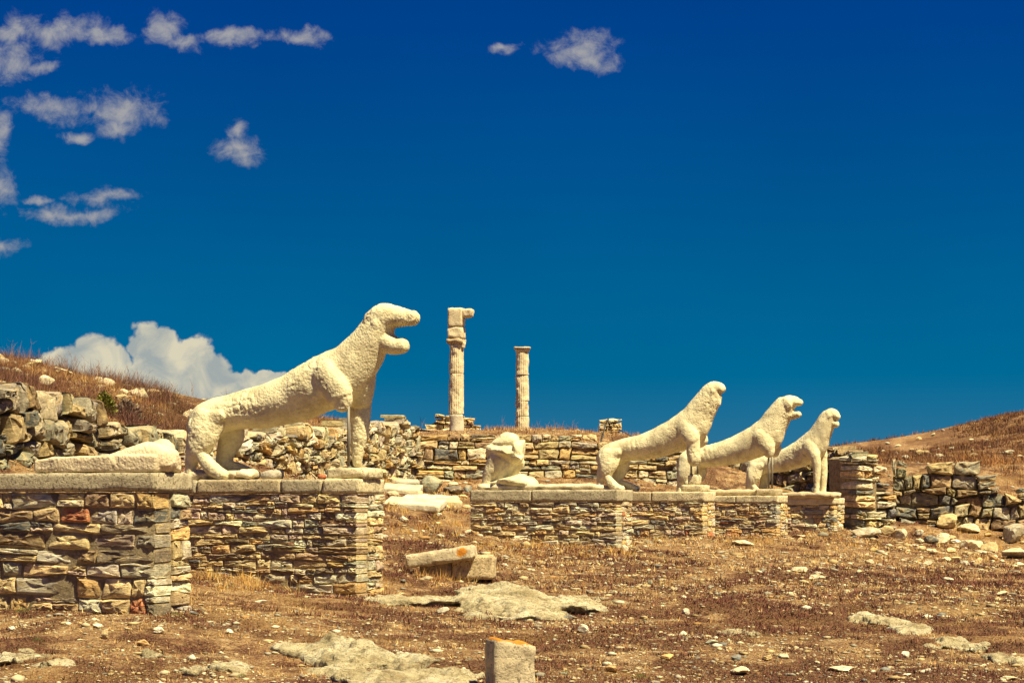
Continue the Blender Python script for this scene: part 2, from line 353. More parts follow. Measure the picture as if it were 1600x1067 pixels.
def G0(x, y):
    x = np.asarray(x, float); y = np.asarray(y, float)
    r2 = (x[:, None] - CT[None, :, 0]) ** 2 + (y[:, None] - CT[None, :, 1]) ** 2
    z = _phi(r2) @ _w - 1.0
    rad = np.hypot(x, y - 60)
    t = np.clip((rad - 130) / 120, 0, 1); t = t * t * (3 - 2 * t)
    z = z * (1 - t) + (-2.5) * t
    amp = np.clip(1.2 - np.hypot(x, y) / 200, 0.1, 1)
    z = z + amp * (0.045 * fbm2(x, y, 0.7, 3, 5) + 0.018 * fbm2(x, y, 3.1, 2, 9)) + np.clip((y - 60) / 60, 0, 1) * 0.25 * fbm2(x, y, 0.13, 3, 21) * (1 - t)
    return z + EYE
def axis(dense0, dense1, step, grow, lo, hi):
    a = list(np.arange(dense0, dense1 + 1e-6, step)); s = step; v = a[-1]
    while v < hi: s *= grow; v += s; a.append(v)
    s = step; v = a[0]; b = []
    while v > lo: s *= grow; v -= s; b.append(v)
    return np.array(b[::-1] + a)
GX = axis(-13, 16, 0.13, 1.12, -6000, 6000)
GY = np.concatenate([axis(11, 11, 0.5, 1.25, -3000, 11)[:-1], np.arange(11, 34, 0.11), np.arange(34, 66, 0.2), axis(66, 66.01, 0.6, 1.06, 66, 6000)])
GY = np.unique(GY)
XX, YY = np.meshgrid(GX, GY)
GZ = G0(XX.ravel(), YY.ravel()).reshape(XX.shape)
def G(x, y):
    x = np.atleast_1d(np.asarray(x, float)); y = np.atleast_1d(np.asarray(y, float))
    i = np.clip(np.searchsorted(GX, x) - 1, 0, len(GX) - 2); j = np.clip(np.searchsorted(GY, y) - 1, 0, len(GY) - 2)
    u = (x - GX[i]) / (GX[i + 1] - GX[i]); v = (y - GY[j]) / (GY[j + 1] - GY[j])
    return (GZ[j, i] * (1 - u) + GZ[j, i + 1] * u) * (1 - v) + (GZ[j + 1, i] * (1 - u) + GZ[j + 1, i + 1] * u) * v
def g1(x, y): return float(G(x, y)[0])
def np_mesh(name, V, Fc, mat, smooth=False, cols=None):
    """V (n,3), Fc (m,k) constant k"""
    me = bpy.data.meshes.new(name); V = np.asarray(V, np.float32); Fc = np.asarray(Fc, np.int32); m_, k = Fc.shape
    me.vertices.add(len(V)); me.vertices.foreach_set('co', V.ravel())
    me.loops.add(m_ * k); me.loops.foreach_set('vertex_index', Fc.ravel())
    me.polygons.add(m_); me.polygons.foreach_set('loop_start', np.arange(0, m_ * k, k, dtype=np.int32))
    if cols is not None:
        ca = me.color_attributes.new('Col', 'FLOAT_COLOR', 'POINT'); ca.data.foreach_set('color', np.concatenate([cols, np.ones((len(cols), 1))], 1).astype(np.float32).ravel())
    me.update(calc_edges=True); me.validate()
    if smooth: me.shade_smooth()
    me.materials.append(mat)
    return link(bpy.data.objects.new(name, me))
nx, ny = len(GX), len(GY)
idx = np.arange(nx * ny).reshape(ny, nx)
def cover(x, y):
    m = .8 * fbm2(x, y, 2.3, 3, 41) + .45 * fbm2(x, y, .4, 2, 43) + .6 * fbm2(x, y, 5.5, 2, 44) - np.clip((y - 18) / 36, -.1, .42) + .27 + .45 * np.clip((y - 54) / 14, 0, 1)
    t = np.clip((m + .45) / .95, 0, 1); return t * t * (3 - 2 * t)
ground = np_mesh('ground', np.stack([XX.ravel(), YY.ravel(), GZ.ravel()], 1),
                 np.stack([idx[:-1, :-1].ravel(), idx[:-1, 1:].ravel(), idx[1:, 1:].ravel(), idx[1:, :-1].ravel()], 1), M_GROUND, True)
_a = ground.data.attributes.new('cover', 'FLOAT', 'POINT'); _a.data.foreach_set('value', cover(XX.ravel(), YY.ravel()).astype(np.float32))
tag(ground, 'dry brown stony slope rising to scrubby hills', kind='structure')

# ---------------------------------------------------------------- masonry
PAL = {'tan': (0.56, 0.43, 0.225), 'ochre': (0.58, 0.37, 0.155), 'grey': (0.46, 0.415, 0.315), 'green': (0.38, 0.37, 0.265), 'blue': (0.17, 0.18, 0.175),
       'rust': (0.46, 0.17, 0.085), 'cream': (0.69, 0.595, 0.40), 'brown': (0.36, 0.245, 0.14), 'dark': (0.24, 0.19, 0.135), 'white': (0.73, 0.67, 0.51), 'mauve': (0.45, 0.345, 0.26)}
MIX_PED = [('tan', 10, 1.18), ('ochre', 2.5), ('grey', 6), ('green', 1), ('blue', .6), ('rust', .5), ('cream', 5), ('brown', 3), ('dark', 1.2), ('mauve', 3)]
MIX_WALL = [('tan', 7), ('cream', 6), ('grey', 7), ('green', 4), ('blue', 1), ('brown', 1.5), ('ochre', 2.5), ('white', 1.5)]
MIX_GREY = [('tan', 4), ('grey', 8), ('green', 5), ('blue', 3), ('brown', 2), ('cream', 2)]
def pick(rng, mix):
    k = rng.choices([a[0] for a in mix], [a[1] for a in mix])[0]; s = rng.uniform(0.8, 1.2) * (mix[0][2] if len(mix[0]) > 2 else 1.0)
    return tuple(min(0.8, c * s * rng.uniform(0.95, 1.05)) for c in PAL[k])

def stone_from_quad(q, rng, front, back, bulge, rough, jit):
    """q: four corners (s,z) bl br tr tl -> centre, verts (x along, y into the wall, z up), faces"""
    q = [np.array(p, float) for p in q]; c = sum(q) / 4
    hw = max(q[1][0] - q[0][0], q[2][0] - q[3][0]) / 2; hh = max(q[3][1] - q[0][1], q[2][1] - q[1][1]) / 2
    pts = []
    for k in range(4):
        a, b_ = q[k], q[(k + 1) % 4]; L = np.linalg.norm(b_ - a); nrm = np.array([b_[1] - a[1], a[0] - b_[0]]) / (L + 1e-9)
        ts = (0.04, 0.36, 0.64, 0.96) if k in (0, 2) else (0.08, 0.5, 0.92)
        for t in ts:
            edge = 1 if t in (ts[0], ts[-1]) else 0
            pts.append(a + (b_ - a) * (t + rng.uniform(-.05, .05)) + nrm * rng.uniform(-jit, jit * 0.5) * min(hw, hh) - nrm * edge * rng.uniform(0, .10) * min(hw, hh))
    pts = [p - c for p in pts]; n = len(pts)
    V, Fs = [], []
    def ring(inset, y, ny):
        sx_ = max(0.2, 1 - inset / hw); sz_ = max(0.2, 1 - inset / hh)
        for p in pts: V.append((p[0] * sx_, y + rng.uniform(-ny, ny) + (0 if y > 0 else tx * p[0] + tz * p[1]), p[1] * sz_))
    bev = min(0.018, 0.22 * min(hw, hh)); tx, tz = rng.uniform(-.10, .10), rng.uniform(-.05, .20)
    ring(bev * 0.6, back, 0.0); ring(0.0, -front * 0.15, 0.004); ring(bev * 0.35, -front * 0.75, rough * .5); ring(bev * 1.1, -front, rough)
    for fr, bl in ((0.34, .6), (0.68, 1.0)):
        for p in pts: V.append((p[0] * (1 - fr), -front - bulge * bl + rng.uniform(-rough, rough) * 1.3 + (1 - fr) * (tx * p[0] + tz * p[1]), p[1] * (1 - fr)))
    V.append((0, -front - bulge + rng.uniform(-rough, rough), 0))
    for r in range(5):
        for k in range(n):
            k2 = (k + 1) % n; Fs.append((r * n + k, r * n + k2, (r + 1) * n + k2, (r + 1) * n + k))
    for k in range(n): Fs.append((5 * n + k, 5 * n + (k + 1) % n, 6 * n))
    Fs.append(tuple(range(n - 1, -1, -1)))
    return c, V, Fs

def courses(length, zb, ztop, rng, hmin, hmax, wmin, wmax, wave=0.02, split=0.18):
    """cells of rubble coursing on 0..length x zb..ztop(s); ztop may be a number or a function of s"""
    tf = ztop if callable(ztop) else (lambda s: ztop)
    zmax = max(tf(s) for s in np.linspace(0, length, 60))
    lines = [zb]; z = zb
    while z < zmax - hmin * 0.6:
        z += rng.uniform(hmin, hmax); lines.append(z)
    if not callable(ztop):
        k = (ztop - zb) / (lines[-1] - zb); lines = [zb + (a - zb) * k for a in lines]
    sd = [rng.uniform(0, 100) for _ in lines]
    def B(i, s):
        if i == 0 or (i == len(lines) - 1 and not callable(ztop)): return lines[i]
        return lines[i] + wave * (math.sin(s * 4.1 + sd[i]) + 0.7 * math.sin(s * 9.7 + sd[i] * 2.3))
    cells = []
    for i in range(len(lines) - 1):
        s = 0.0; h = lines[i + 1] - lines[i]; sk = 0.0
        while s < length - 1e-6:
            w = rng.uniform(wmin, wmax) * (1.0 if rng.random() < .75 else .5)
            if length - s - w < wmin * 0.55: w = length - s
            e = s + w; sk2 = 0.0 if e >= length - 1e-6 else rng.uniform(-.22, .22) * h
            zt = B(i + 1, (s + e) / 2); mid = tf(min(max((s + e) / 2, 0), length))
            if B(i, (s + e) / 2) < mid - 0.3 * h:
                q = [(s + sk * -.5, B(i, s)), (e - sk2 * .5, B(i, e)), (e + sk2 * .5, B(i + 1, e)), (s + sk * .5, B(i + 1, s))]
                if rng.random() < split and h > hmin * 1.0:
                    f = rng.uniform(.35, .65); ml = (q[0][0] * (1 - f) + q[3][0] * f, q[0][1] * (1 - f) + q[3][1] * f); mr = (q[1][0] * (1 - f) + q[2][0] * f, q[1][1] * (1 - f) + q[2][1] * f)
                    cells.append([q[0], q[1], mr, ml]); cells.append([ml, mr, q[2], q[3]])
                else: cells.append(q)
            s = e; sk = sk2
    return cells
def shrink(q, g):
    c = (sum(p[0] for p in q) / 4, sum(p[1] for p in q) / 4); out = []
    for p in q:
        dx, dz = p[0] - c[0], p[1] - c[1]
        out.append((c[0] + dx - math.copysign(min(g, abs(dx) * .5), dx), c[1] + dz - math.copysign(min(g, abs(dz) * .5), dz)))
    return out
def lay(parent, cells, rng, mix, origin, rz, gap, front, back, bulge, rough, jit, mat=None, tilt=0.0, name='stone', skip=0.0, colorf=None):
    """origin, rz: local frame of the face in the parent's frame (x along, -y outwards)"""
    out = []; cr_, sr_ = math.cos(rz), math.sin(rz)
    for q in cells:
        if rng.random() < skip: continue
        fr = rng.uniform(*front); c, V, Fs = stone_from_quad(shrink(q, gap * rng.uniform(.6, 1.3)), rng, fr, back * rng.uniform(.85, 1.1), bulge * rng.uniform(.2, 1.2), rough, jit)
        loc = (origin[0] + c[0] * cr_, origin[1] + c[0] * sr_, origin[2] + c[1])
        o = mesh_obj(name, V, Fs, mat or M_STONE, parent, loc, (rng.uniform(-tilt, tilt), rng.uniform(-tilt, tilt) * .7, rz + rng.uniform(-tilt, tilt)), 'front', colorf(loc) if colorf else pick(rng, mix))
        out.append(o)
    return out

def rough_block(dims, bevel=0.02, rough=0.006, seed=0, res=0.06, big=0.0, nscale=9.0, maxn=40):
    """rounded, chipped block centred on x,y with its base at z=0"""
    n = [max(2, min(maxn, int(round(d / res)))) for d in dims]; V = {}; verts = []; faces = []
    def vid(i, j, k):
        if (i, j, k) not in V: V[(i, j, k)] = len(verts); verts.append((i / n[0] - .5, j / n[1] - .5, k / n[2] - .5))
        return V[(i, j, k)]
    for ax in range(3):
        a, b_ = [(1, 2), (2, 0), (0, 1)][ax]
        for side in (0, n[ax]):
            for i in range(n[a]):
                for j in range(n[b_]):
                    f = []
                    for di, dj in ((0, 0), (1, 0), (1, 1), (0, 1)):
                        t = [0, 0, 0]; t[ax] = side; t[a] = i + di; t[b_] = j + dj; f.append(vid(*t))
                    faces.append(tuple(f) if side else tuple(f[::-1]))
    P = np.array(verts) * np.array(dims); h = np.array(dims) / 2; inner = np.maximum(h - bevel, 1e-4)
    # crowd the edge rows onto the bevel
    Q = np.clip(P, -inner, inner); D = P - Q; L = np.linalg.norm(D, axis=1, keepdims=True); N = np.where(L > 1e-9, D / np.maximum(L, 1e-9), 0)
    P = Q + N * bevel
    S = np.array([seed * 3.7, seed * 1.3, seed * 2.1])
    Nn = P / np.maximum(np.abs(P).max(1, keepdims=True), 1e-6)
    dis = rough * fbm(P + S, nscale, 4, seed) + big * fbm(P + S, 1.6, 2, seed + 3)
    nn = N + (L < 1e-9) * 0
    cen = P / np.linalg.norm(P / h, axis=1, keepdims=True)
    P = P + N * dis[:, None]
    edge = (np.abs(N) > .3).sum(1) >= 2
    chip = np.maximum(0, fbm(P + S, 6.5, 3, seed + 8) - .22) * edge * (bevel * 1.6 + .010)
    P = P - N * chip[:, None]
    P[:, 2] += dims[2] / 2
    return P, faces
def block(name, dims, mat, parent=None, loc=(0, 0, 0), rot=(0, 0, 0), color=(0.6, .52, .34), bevel=.02, rough=.006, seed=0, res=.05, big=0.0, nscale=9.0):
    V, Fs = rough_block(dims, bevel, rough, seed, res, big, nscale)
    return mesh_obj(name, V, Fs, mat, parent, loc, rot, True, color)

ALPHA = math.radians(22)
class Ped: pass
def pedestal(label, px_corner, d, strip_px, ytop, ybase, L, slab_t, seed, slabs, hmin, hmax, wmin, wmax, colours=(), slab_col=(0.52, .45, .30), alpha=ALPHA):
    """local x forward (lions face +x), y away from the viewer; origin at the near front corner's foot"""
    rng = random.Random(seed); p = Ped()
    c = at(px_corner, ytop, d); phi = math.atan2(c.x, c.y); s = F / d
    Wd = strip_px / s / math.sin(alpha - phi) * (d / c.length if False else 1.0)
    H = (ybase - ytop) / s + 0.12
    base = c.z - H
    p.e = empty('stone_pedestal', (c.x, c.y, base), -alpha); p.W, p.H, p.L, p.alpha, p.d = Wd, H, L, alpha, d; p.c = c
    tag(p.e, label, 'pedestal', 'masonry pedestals of the lion terrace', 'thing')
    hb = H - slab_t; ins = 0.025
    V, Fs = rough_block((L - .08, Wd - .036, hb - .01), .006, .004, seed, .12)
    mesh_obj('core', V, Fs, M_CORE, p.e, (-L / 2, Wd / 2, 0), smooth=True)
    st = lay(p.e, courses(L - ins, 0, hb - .006, rng, hmin, hmax, wmin, wmax, .012, .2), rng, MIX_PED, (-L, ins, 0), 0, .0012, (.006, .026), min(.24, Wd * .45), .007, .008, .10)
    d0 = min(.24, Wd * .45)
    lay(p.e, courses(Wd - d0 - ins, 0, hb - .006, rng, hmin, hmax, wmin, wmax, .01, .15), rng, MIX_PED, (-ins, d0 + ins, 0), math.pi / 2, .0012, (.0, .022), .2, .006, .006, .10)
    # plain back and hidden end
    lay(p.e, courses(L - ins, 0, hb - .006, rng, hmax, hmax * 1.5, wmax, wmax * 1.5), rng, MIX_PED, (-ins, Wd - ins, 0), math.pi, .004, (.0, .02), .1, .01, .006, .16)
    for (cpx, cpy, k, f) in colours:
        best = None
        for o in st:
            q = p.e.matrix_basis @ Vector(o.location); X = CX + F * q.x / q.y; Y = HY - F * (q.z - EYE) / q.y
            dd = (X - cpx) ** 2 + 2 * (Y - cpy) ** 2
            if best is None or dd < best[0]: best = (dd, o)
        best[1].color = (*[v * f for v in PAL[k]], 1)
    x = -L
    for i, (frac, t_off, col, m) in enumerate(slabs):
        w = frac * L
        block('cap_slab', (w - .006, Wd + .01 + rng.uniform(0, .01), slab_t + t_off), m, p.e, (x + w / 2, Wd / 2, hb), color=col, bevel=.007, rough=.004, seed=seed + i, res=.03)
        x += w
    p.top = c.z
    return p
def on_ped(p, px, away=None, extra=0.0):
    """world point on the pedestal's top, 'away' metres behind its front face, in picture column px"""
    away = p.W / 2 if away is None else away
    b = Vector((math.cos(p.alpha), -math.sin(p.alpha))); n = Vector((math.sin(p.alpha), math.cos(p.alpha)))
    q = Vector((p.c.x, p.c.y)) + n * away; k = (px - CX) / F
    t = (k * q.y - q.x) / (b.x - k * b.y); r = q + b * t
    return Vector((r.x, r.y, p.top + extra))

TANS = (0.50, .42, .27); GRY = (0.46, .41, .29); CRM = (0.68, .60, .40)
ped1 = pedestal('nearest big rubble pedestal with red and blue-black stones and a long limestone cap', 246, 17.9, 56, 738, 957, 2.1, .145, 11,
                [(1.0, 0, GRY, M_PIT)], .06, .18, .16, .58,
                [(105, 800, 'rust', 1.0), (215, 812, 'blue', .7), (160, 908, 'ochre', 1.1), (262, 908, 'white', .95), (270, 830, 'grey', .8), (20, 850, 'brown', .7), (20, 832, 'blue', .8), (190, 868, 'dark', .9), (70, 905, 'grey', .9), (130, 870, 'brown', .8)])
ped2 = pedestal('slate rubble pedestal with pieced cap under the large roaring lion', 561, 22.3, 41, 748, 924, 2.25, .14, 23,
                [(.20, -.004, GRY, M_PIT), (.42, 0, TANS, M_PIT), (.20, -.003, GRY, M_PIT), (.18, .003, CRM, M_PIT)], .05, .105, .12, .42,
                [(370, 785, 'grey', 1.0), (455, 825, 'white', .85), (430, 850, 'rust', 1.05), (415, 787, 'tan', 1.2), (515, 810, 'brown', .8), (500, 893, 'dark', .9), (530, 912, 'ochre', .9), (420, 905, 'cream', .8), (465, 910, 'cream', .9), (360, 845, 'dark', .8), (485, 830, 'grey', .8), (500, 850, 'dark', .7)])
ped3 = pedestal('thin-coursed slate pedestal carrying the broken lion hindquarters', 966, 32.6, 24, 765, 864, 2.28, .165, 37,
                [(.42, 0, GRY, M_PIT), (.58, .002, GRY, M_PIT)], .045, .09, .13, .42,
                [(860, 815, 'blue', .8), (800, 843, 'rust', .8), (880, 825, 'ochre', .8), (770, 815, 'brown', .8), (840, 790, 'dark', .9)])
ped4 = pedestal('second-row slate pedestal with stacked support blocks, right behind the broken-lion pedestal', 1101, 38.6, 17.5, 768, 842, 2.1, .17, 41,
                [(.55, 0, TANS, M_PIT), (.45, .003, CRM, M_PIT)], .05, .10, .12, .40, [(1037, 815, 'blue', .9)])
ped5 = pedestal('slate pedestal under the open-mouthed smaller lion', 1216, 43.6, 15.5, 774, 843, 2.1, .14, 53,
                [(.6, -.003, CRM, M_PIT), (.4, 0, CRM, M_PIT)], .05, .10, .12, .40, [(1130, 818, 'rust', .9)])
ped6 = pedestal('farthest slate pedestal under the lion with both front legs', 1306, 48.0, 14, 778, 834, 2.1, .13, 67,
                [(1.0, 0, CRM, M_MARBLE)], .055, .12, .16, .5, [(1290, 812, 'blue', .9)])

# ---------------------------------------------------------------- sculpture
def tube(pts, n=22, power=2.0, cap=True):
    """closed swept body; pts: (x, y, z, r_in_profile, r_sideways)"""
    P = np.array([p[:3] for p in pts], float); R = np.array([(p[3], p[4] if len(p) > 4 else p[3]) for p in pts], float)
    # smooth resample
    m = len(P); t = np.arange(m); tt = np.linspace(0, m - 1, (m - 1) * 5 + 1)
    def cr_(A):
        out = []
        for u in tt:
            i = min(int(u), m - 2); f = u - i; p0 = A[max(i - 1, 0)]; p1 = A[i]; p2 = A[i + 1]; p3 = A[min(i + 2, m - 1)]
            out.append(.5 * (2 * p1 + (p2 - p0) * f + (2 * p0 - 5 * p1 + 4 * p2 - p3) * f * f + (3 * p1 - p0 - 3 * p2 + p3) * f ** 3))
        return np.array(out)
    P = cr_(P); R = np.maximum(cr_(R), .01); T = np.gradient(P, axis=0); T /= np.linalg.norm(T, axis=1, keepdims=True)
    V, Fs = [], []; rings = []
    def add(c, T_, r1, r2):
        lat = np.array([0, 1.0, 0]); lat = lat - T_ * lat.dot(T_)
        if np.linalg.norm(lat) < .2: lat = np.array([1.0, 0, 0]); lat = lat - T_ * lat.dot(T_)
        lat /= np.linalg.norm(lat); nr = np.cross(T_, lat); b0 = len(V)
        for k in range(n):
            a = 2 * math.pi * k / n; ca, sa = math.cos(a), math.sin(a)
            ca = math.copysign(abs(ca) ** (2 / power), ca); sa = math.copysign(abs(sa) ** (2 / power), sa)
            V.append(tuple(c + nr * r1 * ca + lat * r2 * sa))
        rings.append(b0)
    e0 = .75 * min(R[0]); e1 = .75 * min(R[-1])
    for q in (1.0, .8, .45): add(P[0] - T[0] * e0 * q, T[0], R[0][0] * math.sqrt(max(0.02, 1 - q * q)), R[0][1] * math.sqrt(max(.02, 1 - q * q)))
    for i in range(len(P)): add(P[i], T[i], *R[i])
    for q in (.45, .8, 1.0): add(P[-1] + T[-1] * e1 * q, T[-1], R[-1][0] * math.sqrt(max(.02, 1 - q * q)), R[-1][1] * math.sqrt(max(.02, 1 - q * q)))
    for a, b_ in zip(rings[:-1], rings[1:]):
        for k in range(n): k2 = (k + 1) % n; Fs.append((a + k, a + k2, b_ + k2, b_ + k))
    Fs.append(tuple(rings[0] + k for k in range(n))[::-1]); Fs.append(tuple(rings[-1] + k for k in range(n)))
    return V, Fs
def fuse(name, bits, voxel, smooth_it, mat, parent, seed, rough=1.0, color=(0.8, .75, .58), ribs=False):
    V, Fs = [], []
    for v, f in bits:
        o = len(V); V += list(v); Fs += [tuple(i + o for i in g) for g in f]
    me = bpy.data.meshes.new(name + '_src'); me.from_pydata([tuple(v) for v in V], [], Fs); me.update()
    tmp = bpy.data.objects.new(name + '_src', me); COL.objects.link(tmp)
    r = tmp.modifiers.new('r', 'REMESH'); r.mode = 'VOXEL'; r.voxel_size = voxel
    s = tmp.modifiers.new('s', 'SMOOTH'); s.factor = .5; s.iterations = smooth_it
    dg = bpy.context.evaluated_depsgraph_get(); dg.update()
    out = bpy.data.meshes.new_from_object(tmp.evaluated_get(dg)); out.name = name
    bpy.data.objects.remove(tmp); bpy.data.meshes.remove(me)
    n = len(out.vertices); co = np.empty(n * 3, np.float32); out.vertices.foreach_get('co', co); co = co.reshape(-1, 3).astype(float)
    no = np.empty(n * 3, np.float32); out.vertices.foreach_get('normal', no); no = no.reshape(-1, 3)
    S = np.array([seed * 2.3, seed * 1.1, seed * 3.9])
    pit = np.minimum(0, fbm(co + S, 24, 3, seed + 4) + .25)
    patch = np.clip(.45 + 1.2 * fbm(co + S, 2.4, 3, seed + 1), .08, 1.5)
    dsp = .009 * fbm(co + S, 4.5, 2, seed) + patch * rough * (.0032 * fbm(co + S, 36, 3, seed + 2, .7) + .010 * pit)
    if ribs:
        u_ = co[:, 0] + .25 * (co[:, 2] - .8); dsp = dsp - .005 * np.maximum(0, np.sin(u_ * 70)) ** 1.5 * np.clip((u_ - .50) / .06, 0, 1) * np.clip((.86 - u_) / .1, 0, 1) * np.clip((co[:, 2] - .62) / .08, 0, 1) * np.clip((.95 - co[:, 2]) / .1, 0, 1)
    co = co + no * dsp[:, None]
    out.vertices.foreach_set('co', co.astype(np.float32).ravel()); out.update(); out.shade_smooth()
    out.materials.clear(); out.materials.append(mat)
    o = bpy.data.objects.new(name, out); o.color = (*color, 1)
    return link(o, parent)

def lion_bits(head, near_front, far_front, near_hind=True):
    B = []; big = head == 'open'; hx = .055 if big else 0.0
    B.append(tube([(.08, 0, .52, .13, .15), (.19, 0, .61, .19, .20), (.45, 0, .685, .19, .19), (.80, 0, .735, .215, .185), (1.15, 0, .82, .255, .205), (1.48, 0, .945, .285, .235),
                   *([(1.76, 0, 1.055, .285, .235), (1.955, 0, 1.25, .225, .20), (2.085, 0, 1.435, .18, .17), (2.17, 0, 1.57, .155, .155)] if big else [(1.73, 0, 1.09, .31, .24), (1.88, 0, 1.30, .255, .21), (2.0, 0, 1.48, .22, .185), (2.08, 0, 1.60, .19, .165)])], 30))
    # haunches: near (negative y) and far
    B.append(tube([(.30, -.13, .62, .19, .12), (.235, -.17, .46, .175, .115), (.16, -.18, .30, .125, .095), (.105, -.18, .18, .07, .065), (.10, -.18, .06, .055, .06)]))
    B.append(tube([(.22, -.20, .27, .05, .05), (.30, -.20, .16, .07, .07), (.42, -.20, .07, .065, .085), (.52, -.20, .04, .045, .08)], power=2.6))
    B.append(tube([(.16, -.15, .50, .15, .10), (.34, -.19, .60, .10, .06), (.46, -.19, .655, .06, .045)]))
    B.append(tube([(.34, .13, .60, .19, .12), (.36, .17, .42, .15, .11), (.29, .18, .25, .10, .085), (.25, .18, .13, .062, .06), (.24, .18, .05, .055, .06)]))
    B.append(tube([(.28, .18, .16, .05, .06), (.44, .18, .12, .065, .08), (.66, .18, .05, .05, .08)], power=2.6))
    # chest and shoulder masses
    if big: B.append(tube([(2.03, .0, 1.30, .17, .16), (1.93, .03, 1.12, .17, .16), (1.90, .07, .95, .16, .15), (1.88, .11, .80, .125, .12)]))
    B.append(tube([(1.60, -.17, 1.08, .17, .09), (1.72, -.19, .95, .17, .10), (1.80, -.19, .82, .14, .095)]))
    B.append(tube([(1.62, .16, 1.06, .17, .09), (1.76, .18, .93, .16, .10), (1.84, .17, .80, .13, .09)]))
    def leg(y, full, stub):
        if full:
            B.append(tube([(1.80, y, .86, .135, .10), (1.85, y, .62, .105, .09), (1.85, y, .40, .08, .075), (1.845, y, .22, .066, .065), (1.84, y, .10, .07, .068), (1.90, y, .06, .06, .075), (2.02, y, .05, .05, .07)]))
        else:
            B.append(tube([(1.79, y, .86, .13, .10), (1.81, y, stub + .06, .115, .095), (1.815, y, stub, .09, .08)]))
    if near_front is not None: leg(-.17, near_front is True, near_front if near_front is not True else 0)
    if far_front == 'long': B.append(tube([(1.84, .15, .86, .13, .10), (1.86, .15, .62, .105, .09), (1.85, .15, .42, .085, .075), (1.835, .15, .25, .062, .06), (1.825, .15, .15, .048, .05)]))
    elif far_front is not None: leg(.17, far_front is True, far_front if far_front is not True else 0)
    if head == 'open':
        B.append(tube([(2.05 + hx, 0, 1.55, .14, .14), (2.16 + hx, 0, 1.605, .145, .145), (2.27 + hx, 0, 1.612, .108, .125), (2.38 + hx, 0, 1.60, .08, .108), (2.46 + hx, 0, 1.59, .07, .095)], power=2.4))
        B.append(tube([(2.06 + hx, 0, 1.45, .14, .13), (2.17 + hx, 0, 1.365, .11, .115), (2.28 + hx, 0, 1.32, .085, .10), (2.355 + hx, 0, 1.325, .078, .085)], power=2.2))
        B.append(tube([(2.0 + hx, 0, 1.48, .14, .15), (2.12 + hx, 0, 1.48, .12, .12), (2.20 + hx, 0, 1.475, .07, .085)]))
        for y in (-1, 1): B.append(tube([(2.07 + hx, .125 * y, 1.575, .035, .025), (2.10 + hx, .14 * y, 1.54, .04, .028), (2.115 + hx, .135 * y, 1.49, .035, .022)]))
    elif head == 'short_open':
        B.append(tube([(2.03, 0, 1.58, .15, .145), (2.15, 0, 1.64, .135, .14), (2.26, 0, 1.66, .10, .115), (2.36, 0, 1.645, .06, .085)]))
        B.append(tube([(2.06, 0, 1.48, .12, .13), (2.18, 0, 1.42, .085, .10), (2.33, 0, 1.43, .055, .075)]))
        for y in (-1, 1): B.append(tube([(2.07, .11 * y, 1.70, .05, .03), (2.14, .135 * y, 1.62, .09, .045), (2.16, .13 * y, 1.54, .06, .035)]))
    elif head == 'broken':
        B.append(tube([(2.02, 0, 1.58, .15, .14), (2.12, 0, 1.66, .14, .14), (2.22, 0, 1.68, .095, .12), (2.27, 0, 1.655, .065, .095)]))
        B.append(tube([(2.10, -.02, 1.52, .11, .12), (2.18, -.02, 1.47, .07, .07), (2.21, -.02, 1.42, .035, .04)]))
        for y in (-1, 1): B.append(tube([(2.07, .11 * y, 1.69, .05, .03), (2.13, .13 * y, 1.60, .07, .04)]))
    elif head == 'closed':
        B.append(tube([(2.02, 0, 1.58, .15, .145), (2.13, 0, 1.65, .14, .14), (2.23, 0, 1.65, .105, .115), (2.30, 0, 1.605, .065, .09)]))
        B.append(tube([(2.10, 0, 1.52, .11, .12), (2.20, 0, 1.48, .085, .10), (2.28, 0, 1.465, .065, .08)]))
        for y in (-1, 1): B.append(tube([(2.07, .11 * y, 1.69, .05, .03), (2.14, .135 * y, 1.60, .08, .04)]))
    return B
LION = (0.73, 0.675, 0.44)
def lion(label, ped, px_rump, yaw, scale, head, nf, ff, voxel, seed, lift=0.09, usc=1.0):
    p = on_ped(ped, px_rump); e = empty('marble_lion', (p.x, p.y, p.z + 0.002), -math.radians(yaw)); e.scale = (scale * usc, scale, scale)
    tag(e, label, 'statue', 'marble lions of the terrace')
    b = fuse('body', lion_bits(head, nf, ff), voxel, 5, M_MARBLE, e, seed, 1.0, LION, True)
    return e
A = 22
lion2 = lion('largest weathered marble lion, roaring with gaping jaws, propped by one steel rod', ped2, 299, A, .98, 'open', .72, 'long', .0095, 3)
block('plinth', (.62, .46, .09), M_MARBLE, lion2, (.30, 0, -.002), (0, 0, .05), (.62, .53, .38), .03, .014, 5, .04, .01)
lion4 = lion('marble lion with broken-off face, its foreleg stumps held on two rods above stacked blocks', ped4, 935, A, 1.035, 'broken', .47, .80, .014, 8, usc=.945)
block('plinth', (.50, .46, .10), M_MARBLE, lion4, (.24, 0, -.002), (0, 0, .1), (.64, .56, .38), .03, .016, 6, .05, .01)
lion5 = lion('smaller open-mouthed marble lion with cut-off forelegs, last but one in the row', ped5, 1059, A, 1.075, 'short_open', .72, .74, .016, 13, usc=.965)
block('plinth', (1.72, .46, .11), M_MARBLE, lion5, (.86, .02, -.002), (0, 0, .0), (.60, .49, .31), .03, .02, 7, .06, .01)
lion6 = lion('farthest marble lion standing on two complete front legs', ped6, 1169, 30, 1.05, 'closed', True, True, .016, 19, usc=.845)
block('plinth', (2.28, .52, .12), M_MARBLE, lion6, (1.16, 0, -.004), (0, 0, 0), (.60, .49, .31), .035, .02, 9, .06, .01)
